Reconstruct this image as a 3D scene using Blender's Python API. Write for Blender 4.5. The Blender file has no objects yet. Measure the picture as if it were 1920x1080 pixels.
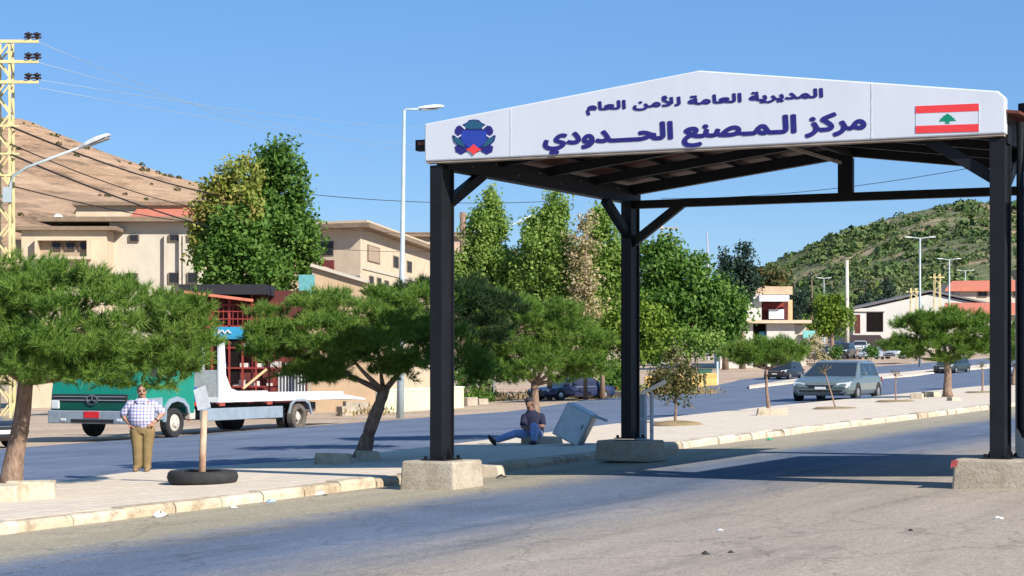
import bpy, bmesh, math, random
import numpy as np
from mathutils import Vector, Matrix, noise as mnoise

# ------------------------------------------------------------------ camera, sky, sun, exposure
S = bpy.context.scene
COL = S.collection
F_PX, HCAM, HOR = 3400.0, 1.86, 690.0        # focal length in 1920-px units, eye height, horizon row
cam = bpy.data.objects.new('camera', bpy.data.cameras.new('camera'))
COL.objects.link(cam)
cam.location = (0, 0, HCAM)
cam.rotation_euler = (math.pi/2, 0, 0)
cam.data.sensor_width = 36
cam.data.lens = 36*F_PX/1920
cam.data.shift_y = (HOR-540)/1920
cam.data.clip_end = 6000
S.camera = cam

SUN_EL = math.radians(33)
SUN_DIR = Vector((-0.68, 0.73, 0)).normalized()          # where shadows fall
world = bpy.data.worlds.new('World'); S.world = world; world.use_nodes = True
wn = world.node_tree
sky = wn.nodes.new('ShaderNodeTexSky'); sky.sky_type = 'NISHITA'; sky.sun_disc = False
sky.sun_elevation = SUN_EL
sky.sun_rotation = math.atan2(-SUN_DIR.x, -SUN_DIR.y)
sky.air_density = 1.0; sky.dust_density = 0.05; sky.ozone_density = 3.0; sky.altitude = 900
hs = wn.nodes.new('ShaderNodeHueSaturation'); hs.inputs['Saturation'].default_value = 1.22; hs.inputs['Hue'].default_value = 0.512
wn.links.new(sky.outputs[0], hs.inputs['Color'])
mx = wn.nodes.new('ShaderNodeMix'); mx.data_type = 'RGBA'; mx.inputs[0].default_value = 0.5; mx.inputs[7].default_value = (1.45, 3.55, 6.9, 1)   # thin even veil that evens out the sky's gradient
wn.links.new(hs.outputs[0], mx.inputs[6]); wn.links.new(mx.outputs[2], wn.nodes['Background'].inputs[0])
wn.nodes['Background'].inputs[1].default_value = 0.076
sun = bpy.data.objects.new('sun', bpy.data.lights.new('sun', 'SUN')); COL.objects.link(sun)
sun.data.energy = 5.0; sun.data.angle = math.radians(0.5); sun.data.color = (1.0, 0.93, 0.82)
_d = Vector((SUN_DIR.x*math.cos(SUN_EL), SUN_DIR.y*math.cos(SUN_EL), -math.sin(SUN_EL)))
sun.rotation_euler = _d.to_track_quat('-Z', 'Y').to_euler()
S.view_settings.view_transform = 'Standard'; S.view_settings.look = 'None'
S.view_settings.exposure = 0.75; S.view_settings.gamma = 1.0

rnd = random.Random(7)
rng = np.random.default_rng(7)

# ------------------------------------------------------------------ measuring helpers
def clip(x, a, b): return max(a, min(b, x))
def G(x, y):                                     # terrain height: rises to the right, and beyond 170 m
    z = 0.0292*clip(x, -45, 90)
    t = y-165
    if t > 0: z += 0.034*(t*t/(t+14.0))
    return z
def P(px, py, Y): return Vector(((px-960)*Y/F_PX, Y, HCAM+(HOR-py)*Y/F_PX))
def gnd(px, py, up=0.0):                         # where the sight line through a photo point meets the ground
    a, b = 8.0, 8.0
    def h(Y):
        p = P(px, py, Y); return p.z-G(p.x, p.y)-up
    while h(b) > 0 and b < 900: b *= 1.05
    a = b/1.05
    for _ in range(40):
        m = (a+b)/2
        if h(m) > 0: a = m
        else: b = m
    p = P(px, py, a); p.z = G(p.x, p.y)+up
    return p
def on(px, Y, up=0.0):                           # ground point in direction px at distance Y
    x = (px-960)*Y/F_PX
    return Vector((x, Y, G(x, Y)+up))

# ------------------------------------------------------------------ materials
def ramp(nt, stops, inp):
    r = nt.nodes.new('ShaderNodeValToRGB'); e = r.color_ramp.elements
    while len(e) < len(stops): e.new(0.5)
    for k, (p, c) in enumerate(stops):
        e[k].position = p; e[k].color = (*c, 1)
    nt.links.new(inp, r.inputs[0]); return r.outputs[0]
def nz(nt, vec, scale, detail=4, rough=0.55, out=0):
    n = nt.nodes.new('ShaderNodeTexNoise'); n.inputs['Scale'].default_value = scale
    n.inputs['Detail'].default_value = detail; n.inputs['Roughness'].default_value = rough
    nt.links.new(vec, n.inputs['Vector']); return n.outputs[out]
def mix(nt, fac, a, b, mode='MIX'):
    m = nt.nodes.new('ShaderNodeMix'); m.data_type = 'RGBA'; m.blend_type = mode
    for k, v in ((0, fac), (6, a), (7, b)):
        if isinstance(v, (int, float)): m.inputs[k].default_value = v
        elif isinstance(v, tuple): m.inputs[k].default_value = (*v, 1)
        else: nt.links.new(v, m.inputs[k])
    return m.outputs[2]
def mth(nt, op, a, b=None, c=None):
    m = nt.nodes.new('ShaderNodeMath'); m.operation = op
    for k, v in enumerate((a, b, c)):
        if v is None: continue
        if isinstance(v, (int, float)): m.inputs[k].default_value = v
        else: nt.links.new(v, m.inputs[k])
    return m.outputs[0]
def bump(nt, bsdf, h, strength, dist=0.02):
    b = nt.nodes.new('ShaderNodeBump'); b.inputs['Strength'].default_value = strength
    b.inputs['Distance'].default_value = dist
    nt.links.new(h, b.inputs['Height']); nt.links.new(b.outputs[0], bsdf.inputs['Normal'])
def newmat(name):
    m = bpy.data.materials.new(name); m.use_nodes = True
    nt = m.node_tree; b = nt.nodes['Principled BSDF']
    tc = nt.nodes.new('ShaderNodeTexCoord')
    return m, nt, b, tc.outputs['Object']
def M(name, c, rough=0.7, var=0.18, scale=6.0, metal=0.0, bmp=0.0, c2=None, spec=0.4, stretch=None, bscale=None):
    m, nt, b, oc = newmat(name)
    if stretch:
        mp = nt.nodes.new('ShaderNodeMapping'); mp.inputs['Scale'].default_value = stretch
        nt.links.new(oc, mp.inputs[0]); oc = mp.outputs[0]
    n = nz(nt, oc, scale, 5, 0.6)
    lo = tuple(v*(1-var) for v in c) if c2 is None else c2
    hi = tuple(min(1, v*(1+var)) for v in c)
    out = ramp(nt, [(0.3, lo), (0.7, hi)], n)
    nt.links.new(out, b.inputs['Base Color'])
    b.inputs['Roughness'].default_value = rough; b.inputs['Metallic'].default_value = metal
    b.inputs['Specular IOR Level'].default_value = spec
    if bmp: bump(nt, b, nz(nt, oc, bscale or scale*6, 4), bmp)
    return m
def Mglass(name, c=(0.02, 0.025, 0.03), rough=0.06):
    m, nt, b, oc = newmat(name)
    b.inputs['Base Color'].default_value = (*c, 1); b.inputs['Roughness'].default_value = rough
    b.inputs['Specular IOR Level'].default_value = 0.8
    return m
def Mleaf(name, cols, scale=1.2, trans=0.3, rough=0.6):
    m, nt, b, oc = newmat(name)
    geo = nt.nodes.new('ShaderNodeNewGeometry')
    n = nz(nt, oc, scale, 3, 0.6)
    isl = geo.outputs['Random Per Island']
    v = mth(nt, 'ADD', mth(nt, 'MULTIPLY', n, 0.75), mth(nt, 'MULTIPLY', isl, 0.4))
    k = len(cols)
    col = ramp(nt, [(0.25+0.6*i/(k-1), c) for i, c in enumerate(cols)], v)
    nt.links.new(col, b.inputs['Base Color'])
    b.inputs['Roughness'].default_value = rough; b.inputs['Specular IOR Level'].default_value = 0.25
    tr = nt.nodes.new('ShaderNodeBsdfTranslucent'); nt.links.new(mix(nt, 1.0, col, (1.0, 1.25, 0.6), 'MULTIPLY'), tr.inputs[0])
    ms = nt.nodes.new('ShaderNodeMixShader'); ms.inputs[0].default_value = trans
    nt.links.new(b.outputs[0], ms.inputs[1]); nt.links.new(tr.outputs[0], ms.inputs[2])
    nt.links.new(ms.outputs[0], nt.nodes['Material Output'].inputs[0])
    return m

# ------------------------------------------------------------------ object helpers
INV = {}
def tag(o, label=None, cat=None, group=None, kind=None):
    if label: o['label'] = label
    if cat: o['category'] = cat
    if group: o['group'] = group
    if kind: o['kind'] = kind
    return o
def thing(name, label, cat, loc=(0, 0, 0), rz=0.0, group=None):
    o = bpy.data.objects.new(name, None); COL.objects.link(o)
    o.empty_display_size = 0.2
    o.location = loc; o.rotation_euler = (0, 0, rz)
    tag(o, label, cat, group)
    INV[o.name] = (Matrix.Translation(Vector(loc)) @ Matrix.Rotation(rz, 4, 'Z')).inverted()
    return o
def basis(d):
    d = d.normalized()
    a = Vector((0, 0, 1)) if abs(d.z) < 0.95 else Vector((0, 1, 0))
    u = a.cross(d).normalized(); return u, d.cross(u).normalized()
class MB:
    def __init__(s): s.v = []; s.f = []; s.m = []
    def add(s, vs, fs, mi=0):
        o = len(s.v); s.v += [Vector(p) for p in vs]
        for f in fs: s.f.append([o+i for i in f]); s.m.append(mi)
        return s
    def poly(s, pts, mi=0): return s.add(pts, [list(range(len(pts)))], mi)
    def box(s, c, d, rz=0.0, mi=0, rot=None):
        R = rot if rot is not None else Matrix.Rotation(rz, 3, 'Z')
        c = Vector(c); x, y, z = d[0]/2, d[1]/2, d[2]/2
        vs = [c+R @ Vector((a*x, b*y, e*z)) for e in (-1, 1) for b in (-1, 1) for a in (-1, 1)]
        return s.add(vs, [(0, 2, 3, 1), (4, 5, 7, 6), (0, 1, 5, 4), (2, 6, 7, 3), (0, 4, 6, 2), (1, 3, 7, 5)], mi)
    def beam(s, a, b, w, h, mi=0, up=(0, 0, 1)):          # rectangular bar from a to b
        a, b = Vector(a), Vector(b); d = (b-a); L = d.length; d.normalize()
        u = Vector(up); x = d.cross(u)
        if x.length < 1e-4: x = d.cross(Vector((0, 1, 0)))
        x.normalize(); z = x.cross(d)
        R = Matrix((x, d, z)).transposed()
        return s.box((a+b)/2, (w, L, h), rot=R, mi=mi)
    def prism(s, pts, ext, mi=0):                        # planar polygon pushed along ext
        n = len(pts); e = Vector(ext); pts = [Vector(p) for p in pts]
        vs = pts+[p+e for p in pts]
        fs = [list(range(n))[::-1], list(range(n, 2*n))]+[(i, (i+1) % n, n+(i+1) % n, n+i) for i in range(n)]
        return s.add(vs, fs, mi)
    def loft(s, rings, mi=0, caps=True, closed=True):
        n = len(rings[0]); vs = [p for r in rings for p in r]; fs = []
        for k in range(len(rings)-1):
            for i in range(n if closed else n-1):
                j = (i+1) % n
                fs.append((k*n+i, k*n+j, (k+1)*n+j, (k+1)*n+i))
        if caps: fs += [list(range(n))[::-1], [(len(rings)-1)*n+i for i in range(n)]]
        return s.add(vs, fs, mi)
    def tube(s, pts, rs, n=8, mi=0, flat=1.0):
        pts = [Vector(p) for p in pts]
        if isinstance(rs, (int, float)): rs = [rs]*len(pts)
        rings = []
        for k, p in enumerate(pts):
            d = pts[min(k+1, len(pts)-1)]-pts[max(k-1, 0)]
            u, w = basis(d)
            rings.append([p+(u*math.cos(2*math.pi*i/n)+w*math.sin(2*math.pi*i/n)*flat)*rs[k] for i in range(n)])
        return s.loft(rings, mi)
    def lathe(s, c, axis, prof, n=20, mi=0, caps=True):   # prof: (distance along axis, radius)
        axis = Vector(axis).normalized(); u, w = basis(axis); c = Vector(c)
        return s.loft([[c+axis*t+(u*math.cos(2*math.pi*i/n)+w*math.sin(2*math.pi*i/n))*r for i in range(n)] for t, r in prof], mi, caps)
    def ell(s, c, r, n=12, mi=0, rot=None):
        c = Vector(c); R = rot or Matrix.Identity(3); rings = []
        m = max(4, n//2)
        for k in range(m+1):
            t = -math.pi/2+math.pi*k/m; cr = max(math.cos(t), 1e-3)
            rings.append([c+R @ Vector((r[0]*cr*math.cos(2*math.pi*i/n), r[1]*cr*math.sin(2*math.pi*i/n), r[2]*math.sin(t))) for i in range(n)])
        return s.loft(rings, mi)
    def build(s, name, mat, parent=None, world=False, smooth=False, bevel=0.0, loc=None):
        vs = s.v
        if parent is not None and world:
            I = INV[parent.name]; vs = [I @ p for p in vs]
        if loc is not None: l = Vector(loc); vs = [p-l for p in vs]
        me = bpy.data.meshes.new(name); me.from_pydata([tuple(p) for p in vs], [], s.f)
        for mm in (mat if isinstance(mat, (list, tuple)) else [mat]): me.materials.append(mm)
        me.polygons.foreach_set('material_index', s.m)
        bm = bmesh.new(); bm.from_mesh(me)
        bmesh.ops.recalc_face_normals(bm, faces=bm.faces); bm.to_mesh(me); bm.free()
        if smooth: me.polygons.foreach_set('use_smooth', [True]*len(me.polygons))
        o = bpy.data.objects.new(name, me); COL.objects.link(o)
        if parent is not None: o.parent = parent
        if loc is not None: o.location = loc
        if bevel:
            b = o.modifiers.new('bevel', 'BEVEL'); b.width = bevel; b.segments = 2; b.limit_method = 'ANGLE'
            b.angle_limit = math.radians(40)
        return o
def npmesh(name, verts, k, mat, parent=None, world=False, loc=None):   # verts: (n*k, 3), every k make a face
    verts = np.asarray(verts, dtype=np.float32).reshape(-1, 3)
    if parent is not None and world: verts = verts-np.array(parent.location[:], dtype=np.float32)
    if loc is not None: verts = verts-np.array(loc[:], dtype=np.float32)
    n = len(verts)//k
    me = bpy.data.meshes.new(name)
    me.vertices.add(len(verts)); me.vertices.foreach_set('co', verts.ravel())
    me.loops.add(n*k); me.loops.foreach_set('vertex_index', np.arange(n*k, dtype=np.int32))
    me.polygons.add(n); me.polygons.foreach_set('loop_start', np.arange(0, n*k, k, dtype=np.int32))
    me.update(calc_edges=True); me.validate()
    me.materials.append(mat)
    o = bpy.data.objects.new(name, me); COL.objects.link(o)
    if parent is not None: o.parent = parent
    if loc is not None: o.location = loc
    return o
def unit(v): return v/np.maximum(np.linalg.norm(v, axis=-1, keepdims=True), 1e-9)

# ------------------------------------------------------------------ ground, roads, median
DV, NV = Vector((0.5, 0.866, 0)), Vector((0.866, -0.5, 0))     # along the kerb, and across it toward the camera
def kline(c, t):
    p = NV*c+DV*t; return Vector((p.x, p.y, G(p.x, p.y)))

# dusty soil of verges and lots
m_soil, nt, b, oc = newmat('dusty_soil')
n1 = nz(nt, oc, 0.12, 6, 0.6); n2 = nz(nt, oc, 3.0, 6, 0.7)
c1 = ramp(nt, [(0.3, (0.36, 0.265, 0.19)), (0.55, (0.46, 0.36, 0.27)), (0.75, (0.53, 0.44, 0.34))], n1)
c2 = ramp(nt, [(0.35, (0.72, 0.68, 0.62)), (0.65, (1.1, 1.05, 1.0))], n2)
nt.links.new(mix(nt, 1.0, c1, c2, 'MULTIPLY'), b.inputs['Base Color']); b.inputs['Roughness'].default_value = 0.95
bump(nt, b, n2, 0.5, 0.05)

def asphalt(name, dusty):
    m, nt, b, oc = newmat(name)
    d = nt.nodes.new('ShaderNodeVectorMath'); d.operation = 'DOT_PRODUCT'
    nt.links.new(oc, d.inputs[0]); d.inputs[1].default_value = NV
    al = nt.nodes.new('ShaderNodeVectorMath'); al.operation = 'DOT_PRODUCT'
    nt.links.new(oc, al.inputs[0]); al.inputs[1].default_value = DV
    cv = nt.nodes.new('ShaderNodeCombineXYZ')
    nt.links.new(mth(nt, 'MULTIPLY', d.outputs['Value'], 1.6), cv.inputs[0])
    nt.links.new(mth(nt, 'MULTIPLY', al.outputs['Value'], 0.16), cv.inputs[1])
    streak = nz(nt, cv.outputs[0], 1.0, 5, 0.65)
    big = nz(nt, oc, 0.35, 5, 0.6); mid = nz(nt, oc, 2.2, 5, 0.65); fine = nz(nt, oc, 55.0, 2, 0.7); grit = nz(nt, oc, 17.0, 3, 0.75)
    base = ramp(nt, [(0.3, (0.08, 0.105, 0.155)), (0.5, (0.10, 0.13, 0.19)), (0.75, (0.125, 0.155, 0.215))], big)
    if dusty:
        c = mth(nt, 'ADD', d.outputs['Value'], mth(nt, 'MULTIPLY', mth(nt, 'SUBTRACT', mid, 0.5), 1.3))
        c = mth(nt, 'ADD', c, mth(nt, 'MULTIPLY', mth(nt, 'SUBTRACT', streak, 0.5), 1.6))
        fac = nt.nodes.new('ShaderNodeMapRange'); nt.links.new(c, fac.inputs[0])
        fac.inputs[1].default_value = -17; fac.inputs[2].default_value = -5
        dust = ramp(nt, [(0.0, (1, 1, 1)), (0.22, (0.95, 0.95, 0.95)), (0.275, (0.35,)*3), (0.32, (0.02,)*3), (0.46, (0.0,)*3), (0.56, (0.45,)*3), (0.66, (0.88,)*3), (1, (0.92,)*3)], fac.outputs[0])
        dcol = ramp(nt, [(0.0, (0.36, 0.305, 0.215)), (0.18, (0.31, 0.27, 0.19)), (0.3, (0.28, 0.245, 0.19)), (1, (0.37, 0.30, 0.235))], fac.outputs[0])
    else:
        dust = ramp(nt, [(0.5, (0.0,)*3), (0.8, (0.15,)*3)], streak); dcol = (0.22, 0.20, 0.19)
        base = mix(nt, 1.0, base, (1.12, 1.10, 1.10), 'MULTIPLY')
    col = mix(nt, dust, base, dcol)
    st = ramp(nt, [(0.30, (0.70,)*3), (0.45, (0.97,)*3), (0.55, (1.02,)*3), (0.72, (1.16,)*3)], streak)
    col = mix(nt, 1.0, col, st, 'MULTIPLY')
    sp = ramp(nt, [(0.3, (0.62,)*3), (0.5, (1,)*3), (0.72, (1.42,)*3)], fine)
    col = mix(nt, 1.0, col, sp, 'MULTIPLY')
    gp = ramp(nt, [(0.3, (0.72,)*3), (0.5, (1,)*3), (0.72, (1.25,)*3)], grit)
    col = mix(nt, 1.0, col, gp, 'MULTIPLY')
    vor = nt.nodes.new('ShaderNodeTexVoronoi'); vor.feature = 'DISTANCE_TO_EDGE'; vor.inputs['Scale'].default_value = 0.35
    wv = nt.nodes.new('ShaderNodeVectorMath'); wv.operation = 'ADD'
    nt.links.new(oc, wv.inputs[0]); nt.links.new(nz(nt, oc, 1.2, 4, 0.6, 1), wv.inputs[1]); nt.links.new(wv.outputs[0], vor.inputs['Vector'])
    cr = ramp(nt, [(0.0, (0.35,)*3), (0.010, (1,)*3)], vor.outputs['Distance'])
    stn = ramp(nt, [(0.66, (1,)*3), (0.74, (0.62,)*3)], nz(nt, oc, 0.8, 3, 0.5))
    col = mix(nt, 0.55, col, mix(nt, 1.0, col, cr, 'MULTIPLY'))
    col = mix(nt, 0.6, col, mix(nt, 1.0, col, stn, 'MULTIPLY'))
    nt.links.new(col, b.inputs['Base Color']); b.inputs['Roughness'].default_value = 0.85; b.inputs['Specular IOR Level'].default_value = 0.3
    bump(nt, b, fine, 0.35, 0.01)
    return m
m_road = asphalt('dusty_asphalt', True); m_road2 = asphalt('worn_asphalt', False)  # dusty main road, plain worn side road

def sheet(name, left, right, mat, n=60, k=6, up=0.0, skirt=0.0, label=None):
    """ribbon between two world polylines that follows the terrain"""
    def res(pl):
        pl = [Vector((p.x, p.y, 0)) for p in pl]
        L = [0]
        for a, b_ in zip(pl, pl[1:]): L.append(L[-1]+(b_-a).length)
        out = []
        for i in range(n+1):
            t = L[-1]*i/n; j = 0
            while j < len(L)-2 and L[j+1] < t: j += 1
            out.append(pl[j].lerp(pl[j+1], (t-L[j])/max(1e-6, L[j+1]-L[j])))
        return out
    A, B = res(left), res(right); mb = MB(); rows = []
    for a, b_ in zip(A, B):
        r = []
        for i in range(k+1):
            p = a.lerp(b_, i/k); p.z = G(p.x, p.y)+up; r.append(p)
        if skirt: r = [r[0]-Vector((0, 0, skirt))]+r+[r[-1]-Vector((0, 0, skirt))]
        rows.append(r)
    mb.loft(rows, 0, False, False)
    o = mb.build(name, mat)
    bm = bmesh.new(); bm.from_mesh(o.data)
    if bm.faces and sum(f.normal.z for f in bm.faces) < 0: bmesh.ops.reverse_faces(bm, faces=bm.faces)
    bm.to_mesh(o.data); bm.free()
    return tag(o, kind='structure')

# one ground sheet out to the horizon
xs = sorted(set([-1500, -900, -500, -300, -200, -140]+list(range(-100, 141, 6))+[-45, 90, 200, 300, 500, 900, 1500]))
ys = sorted(set([-60, -20, 0]+list(range(10, 165, 6))+[165]+list(range(168, 200, 3))+list(range(200, 420, 10))+[500, 700, 1000, 1600, 2600]))
gb = MB()
def gz(x, y):
    return G(x, min(y, 420))-0.035
gb.loft([[Vector((x, y, gz(x, y))) for x in xs] for y in ys], 0, False, False)
tag(gb.build('ground', m_soil), kind='structure')

far_edge = [gnd(*p) for p in [(-700, 905), (-80, 848), (0, 842), (480, 806), (960, 771), (1100, 750), (1200, 741), (1300, 730), (1385, 712), (1489, 700), (1600, 690), (1740, 680), (1900, 668)]]
med_far = [gnd(*p, 0.15) for p in [(-900, 1010), (-150, 928), (0, 914), (90, 905), (265, 882), (450, 871), (590, 862), (800, 838), (1000, 814), (1215, 786), (1300, 777), (1440, 762), (1640, 743), (1855, 722), (2150, 697)]]
med_near = [kline(-16.76, t) for t in (-18, 170)]
sheet('side_road', far_edge, med_far, m_road2, 120, 8, 0.0)
sheet('main_road', [kline(-16.6, t) for t in (-40, 170)], [kline(20, t) for t in (-40, 170)], m_road, 100, 10, 0.004)

# paving of the median: square tiles with dirt
m_pave, nt, b, oc = newmat('median_paving')
mp = nt.nodes.new('ShaderNodeMapping'); mp.inputs['Rotation'].default_value = (0, 0, math.radians(-60)); nt.links.new(oc, mp.inputs[0])
br = nt.nodes.new('ShaderNodeTexBrick'); nt.links.new(mp.outputs[0], br.inputs['Vector'])
br.inputs['Scale'].default_value = 1.0; br.inputs['Brick Width'].default_value = 0.4; br.inputs['Row Height'].default_value = 0.4
br.inputs['Mortar Size'].default_value = 0.016; br.offset = 0.0
br.inputs['Color1'].default_value = (0.57, 0.485, 0.385, 1); br.inputs['Color2'].default_value = (0.66, 0.565, 0.455, 1); br.inputs['Mortar'].default_value = (0.36, 0.29, 0.225, 1)
n1 = nz(nt, oc, 0.5, 6, 0.65); n2 = nz(nt, oc, 9, 5, 0.7)
dirt = ramp(nt, [(0.38, (0.0,)*3), (0.68, (0.75,)*3)], n1)
col = mix(nt, dirt, br.outputs[0], (0.60, 0.505, 0.395))
col = mix(nt, 1.0, col, ramp(nt, [(0.3, (0.86,)*3), (0.6, (1.06,)*3)], n2), 'MULTIPLY')
nt.links.new(col, b.inputs['Base Color']); b.inputs['Roughness'].default_value = 0.9
bump(nt, b, n2, 0.3, 0.02)
sheet('pavement', med_near, med_far, m_pave, 120, 4, 0.15, 0.3)

# kerb: a row of separate cast stones along the near side of the median
m_kerb, nt, b, oc = newmat('kerb_stone')
geo = nt.nodes.new('ShaderNodeNewGeometry')
base = ramp(nt, [(0.0, (0.44, 0.355, 0.25)), (0.5, (0.58, 0.50, 0.385)), (1.0, (0.49, 0.41, 0.325))], geo.outputs['Random Per Island'])
n1 = nz(nt, oc, 4.0, 6, 0.7)
col = mix(nt, 1.0, base, ramp(nt, [(0.32, (0.5, 0.45, 0.38)), (0.5, (0.92,)*3), (0.75, (1.12,)*3)], n1), 'MULTIPLY')
nt.links.new(col, b.inputs['Base Color']); b.inputs['Roughness'].default_value = 0.9; bump(nt, b, n1, 0.4, 0.03)
kb = MB(); t = -16.0
while t < 165:
    L = 0.98 if t < 60 else 1.9
    c0 = kline(-16.62, t+L/2)
    if not (11 < t < 12.5):
        j = rnd.uniform(-0.025, 0.025); dz = rnd.uniform(-0.025, 0.01); dr = rnd.uniform(-0.03, 0.03)
        if rnd.random() < 0.10: dz -= 0.03; dr *= 3
        w = 0.28; a0 = c0+NV*j
        dd = Vector((DV.x*math.cos(dr)-DV.y*math.sin(dr), DV.x*math.sin(dr)+DV.y*math.cos(dr), 0)); nn = Vector((dd.y, -dd.x, 0))
        prof = [(-w/2, -0.1), (w/2+0.02, -0.1), (w/2+0.015, 0.11), (w/2-0.03, 0.158), (w/2-0.06, 0.165), (-w/2, 0.165)]
        mk = lambda q: [Vector((a0.x, a0.y, G(a0.x+dd.x*q, a0.y+dd.y*q)))+dd*q+nn*u+Vector((0, 0, z+dz)) for u, z in prof]
        kb.loft([mk(-L/2+0.012), mk(L/2-0.012)])
    t += L
tag(kb.build('kerb', m_kerb), kind='structure')

# second, narrow island further up the left-hand road
isl_a = [gnd(*p) for p in [(1405, 729), (1490, 719), (1670, 709), (1745, 701), (1860, 690)]]
isl_b = [gnd(*p) for p in [(1405, 726), (1490, 713), (1670, 702), (1745, 695), (1860, 684)]]
sheet('traffic_island', isl_a, isl_b, m_pave, 40, 2, 0.14, 0.3)
# ------------------------------------------------------------------ the gate canopy
m_black = M('black_paint', (0.005, 0.006, 0.009), 0.55, 0.3, 3.0, spec=0.3, bmp=0.05)
m_white = M('sign_white', (0.56, 0.59, 0.655), 0.5, 0.055, 1.6, stretch=(1, 1, .22))
m_seam = M('sign_seam', (0.55, 0.57, 0.62), 0.6)
m_navy = M('navy_letter', (0.018, 0.016, 0.16), 0.5, 0.05)
m_red = M('flag_red', (0.72, 0.045, 0.05), 0.5, 0.05)
m_green = M('flag_green', (0.0, 0.22, 0.13), 0.5, 0.05)
m_teal = M('emblem_teal', (0.015, 0.085, 0.16), 0.5, 0.1)
m_eblue = M('emblem_blue', (0.02, 0.05, 0.33), 0.5, 0.1)
m_roof = M('red_brown_sheet', (0.12, 0.035, 0.022), 0.6, 0.3, 2.0)
m_rust_lit = M('rust_and_lit_strut', (0.30, 0.24, 0.19), 0.7, 0.3, 3.0)  # rust tan, also the painted-in sunlight on the strut
m_conc, nt, b, oc = newmat('cast_concrete')
n1 = nz(nt, oc, 2.2, 6, 0.7); n2 = nz(nt, oc, 30, 4, 0.7)
col = ramp(nt, [(0.3, (0.27, 0.225, 0.165)), (0.55, (0.38, 0.33, 0.26)), (0.75, (0.46, 0.41, 0.33))], n1)
col = mix(nt, 1.0, col, ramp(nt, [(0.3, (0.7,)*3), (0.6, (1.08,)*3)], n2), 'MULTIPLY')
nt.links.new(col, b.inputs['Base Color']); b.inputs['Roughness'].default_value = 0.92; bump(nt, b, n2, 0.5, 0.02)
m_redpaint = M('faded_red_paint', (0.34, 0.06, 0.06), 0.8, 0.4, 14)

FL = on(829, 28.6); FR = on(1876, 25.3); BL = on(1182, 34.6)
E1 = Vector((FR.x-FL.x, FR.y-FL.y, 0)); WID = E1.length; E1.normalize()
E2 = Vector((BL.x-FL.x, BL.y-FL.y, 0)); DEP = E2.length; E2.normalize()
BR = FR+E2*DEP
NO = Vector((E1.y, -E1.x, 0))                       # outward normal of the sign
ZS = 5.10; RISE = 0.555; PH = 0.59                  # sign bottom, gable rise, panel height
UP = Vector((0, 0, 1))
def flat(p, z): return Vector((p.x, p.y, z))
gate = thing('gate_canopy', 'black steel gate canopy over the road with long white peaked sign lettered in blue', 'gate', FL)
kw = dict(parent=gate, world=True)
DIR3 = Matrix((E1, Vector((-E1.y, E1.x, 0)), UP)).transposed()
def gpost(p, z0, z1):
    mb = MB()
    n = Vector((-E2.y, E2.x, 0))
    # H section: two flanges across the road, web along the depth
    for s in (-1, 1): mb.prism([flat(p+E1*x+E2*(y+s*0.175), z0) for x, y in ((-.1, -.018), (.1, -.018), (.1, .018), (-.1, .018))], UP*(z1-z0))
    mb.prism([flat(p+E1*x+E2*y, z0) for x, y in ((-.07, -.158), (.07, -.158), (.07, .158), (-.07, .158))], UP*(z1-z0))
    mb.prism([flat(p+E1*x+E2*y, z0) for x, y in ((-.2, -.28), (.2, -.28), (.2, .28), (-.2, .28))], UP*0.02)
    for a in (-.15, .15):
        for c in (-.23, .23): mb.prism([flat(p+E1*(a+x)+E2*(c+y), z0+0.02) for x, y in ((-.02, -.02), (.02, -.02), (.02, .02), (-.02, .02))], UP*0.05)
    for s in (-1, 1): mb.prism([p_ for p_ in (flat(p+E1*0.1*s, z0+.02), flat(p+E1*0.19*s, z0+.02), flat(p+E1*0.1*s, z0+.2))], E2*0.015)
    return mb.build('post', m_black, **kw)
foots = [(FL, 0.44, FL.z), (FR, 0.40, FR.z), (BL, 0.30, BL.z+0.15), (BR, 0.30, BR.z)]
ZT = ZS-0.06
for p, h, z in foots: gpost(p, z+h, ZT)
# eave beams along the depth, rafters, ties
def gbeam(name, a, b_, w, h, up=UP): return MB().beam(a, b_, w, h, up=up).build(name, m_black, **kw)
OV = 0.25
for p in (FL, FR):
    a = flat(p-E2*0.0, ZS+0.05); b_ = flat(p+E2*(DEP+OV), ZS+0.05)
    gbeam('eave_beam', a, b_, 0.20, 0.32)
bm_ = MB().beam(flat(FL-E1*0.42+NO*0.02, ZS+0.28), flat(FL-E1*0.02+NO*0.02, ZS+0.28), 0.16, 0.17); bm_.build('beam_end', m_black, **kw)
ML, MR = FL+E1*(WID/2), BL+E1*(WID/2)
gbeam('tie_beam', flat(BL+E1*0.1, ZS-0.13), flat(BR-E1*0.1, ZS-0.13), 0.16, 0.15)
gbeam('king_post', flat(MR-E1*.15, ZS-0.055), flat(MR-E1*.15, ZS+RISE+0.02), 0.16, 0.27, up=E1)
for base in (FL, BL):
    for s in (0, 1):
        e = base+E1*(WID*s); pk = base+E1*(WID/2)
        off = E2*0.06 if base is FL else -E2*0.02
        gbeam('rafter', flat(e, ZS+0.14)+off, flat(pk, ZS+0.14+RISE)+off, 0.14, 0.26 if base is FL else 0.2)
for k in range(1, 4):
    for s in (0, 1):
        e = FL+E1*(WID*s)+E2*(DEP*k/4); pk = ML+E2*(DEP*k/4)
        gbeam('rafter', flat(e, ZS+0.16), flat(pk, ZS+0.16+RISE), 0.10, 0.16)
gbeam('ridge_beam', flat(ML, ZS+RISE+0.12), flat(MR, ZS+RISE+0.12), 0.10, 0.18)
pm = MB()
for s in (0, 1):
    for k in range(1, 6):
        t = k/6
        a = flat((FL+E1*WID*s).lerp(ML, t), ZS+0.26+RISE*t); pm.beam(a-E2*0.2, a+E2*(DEP+1.2), 0.05, 0.07)
pm.build('purlin', m_black, **kw)
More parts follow.
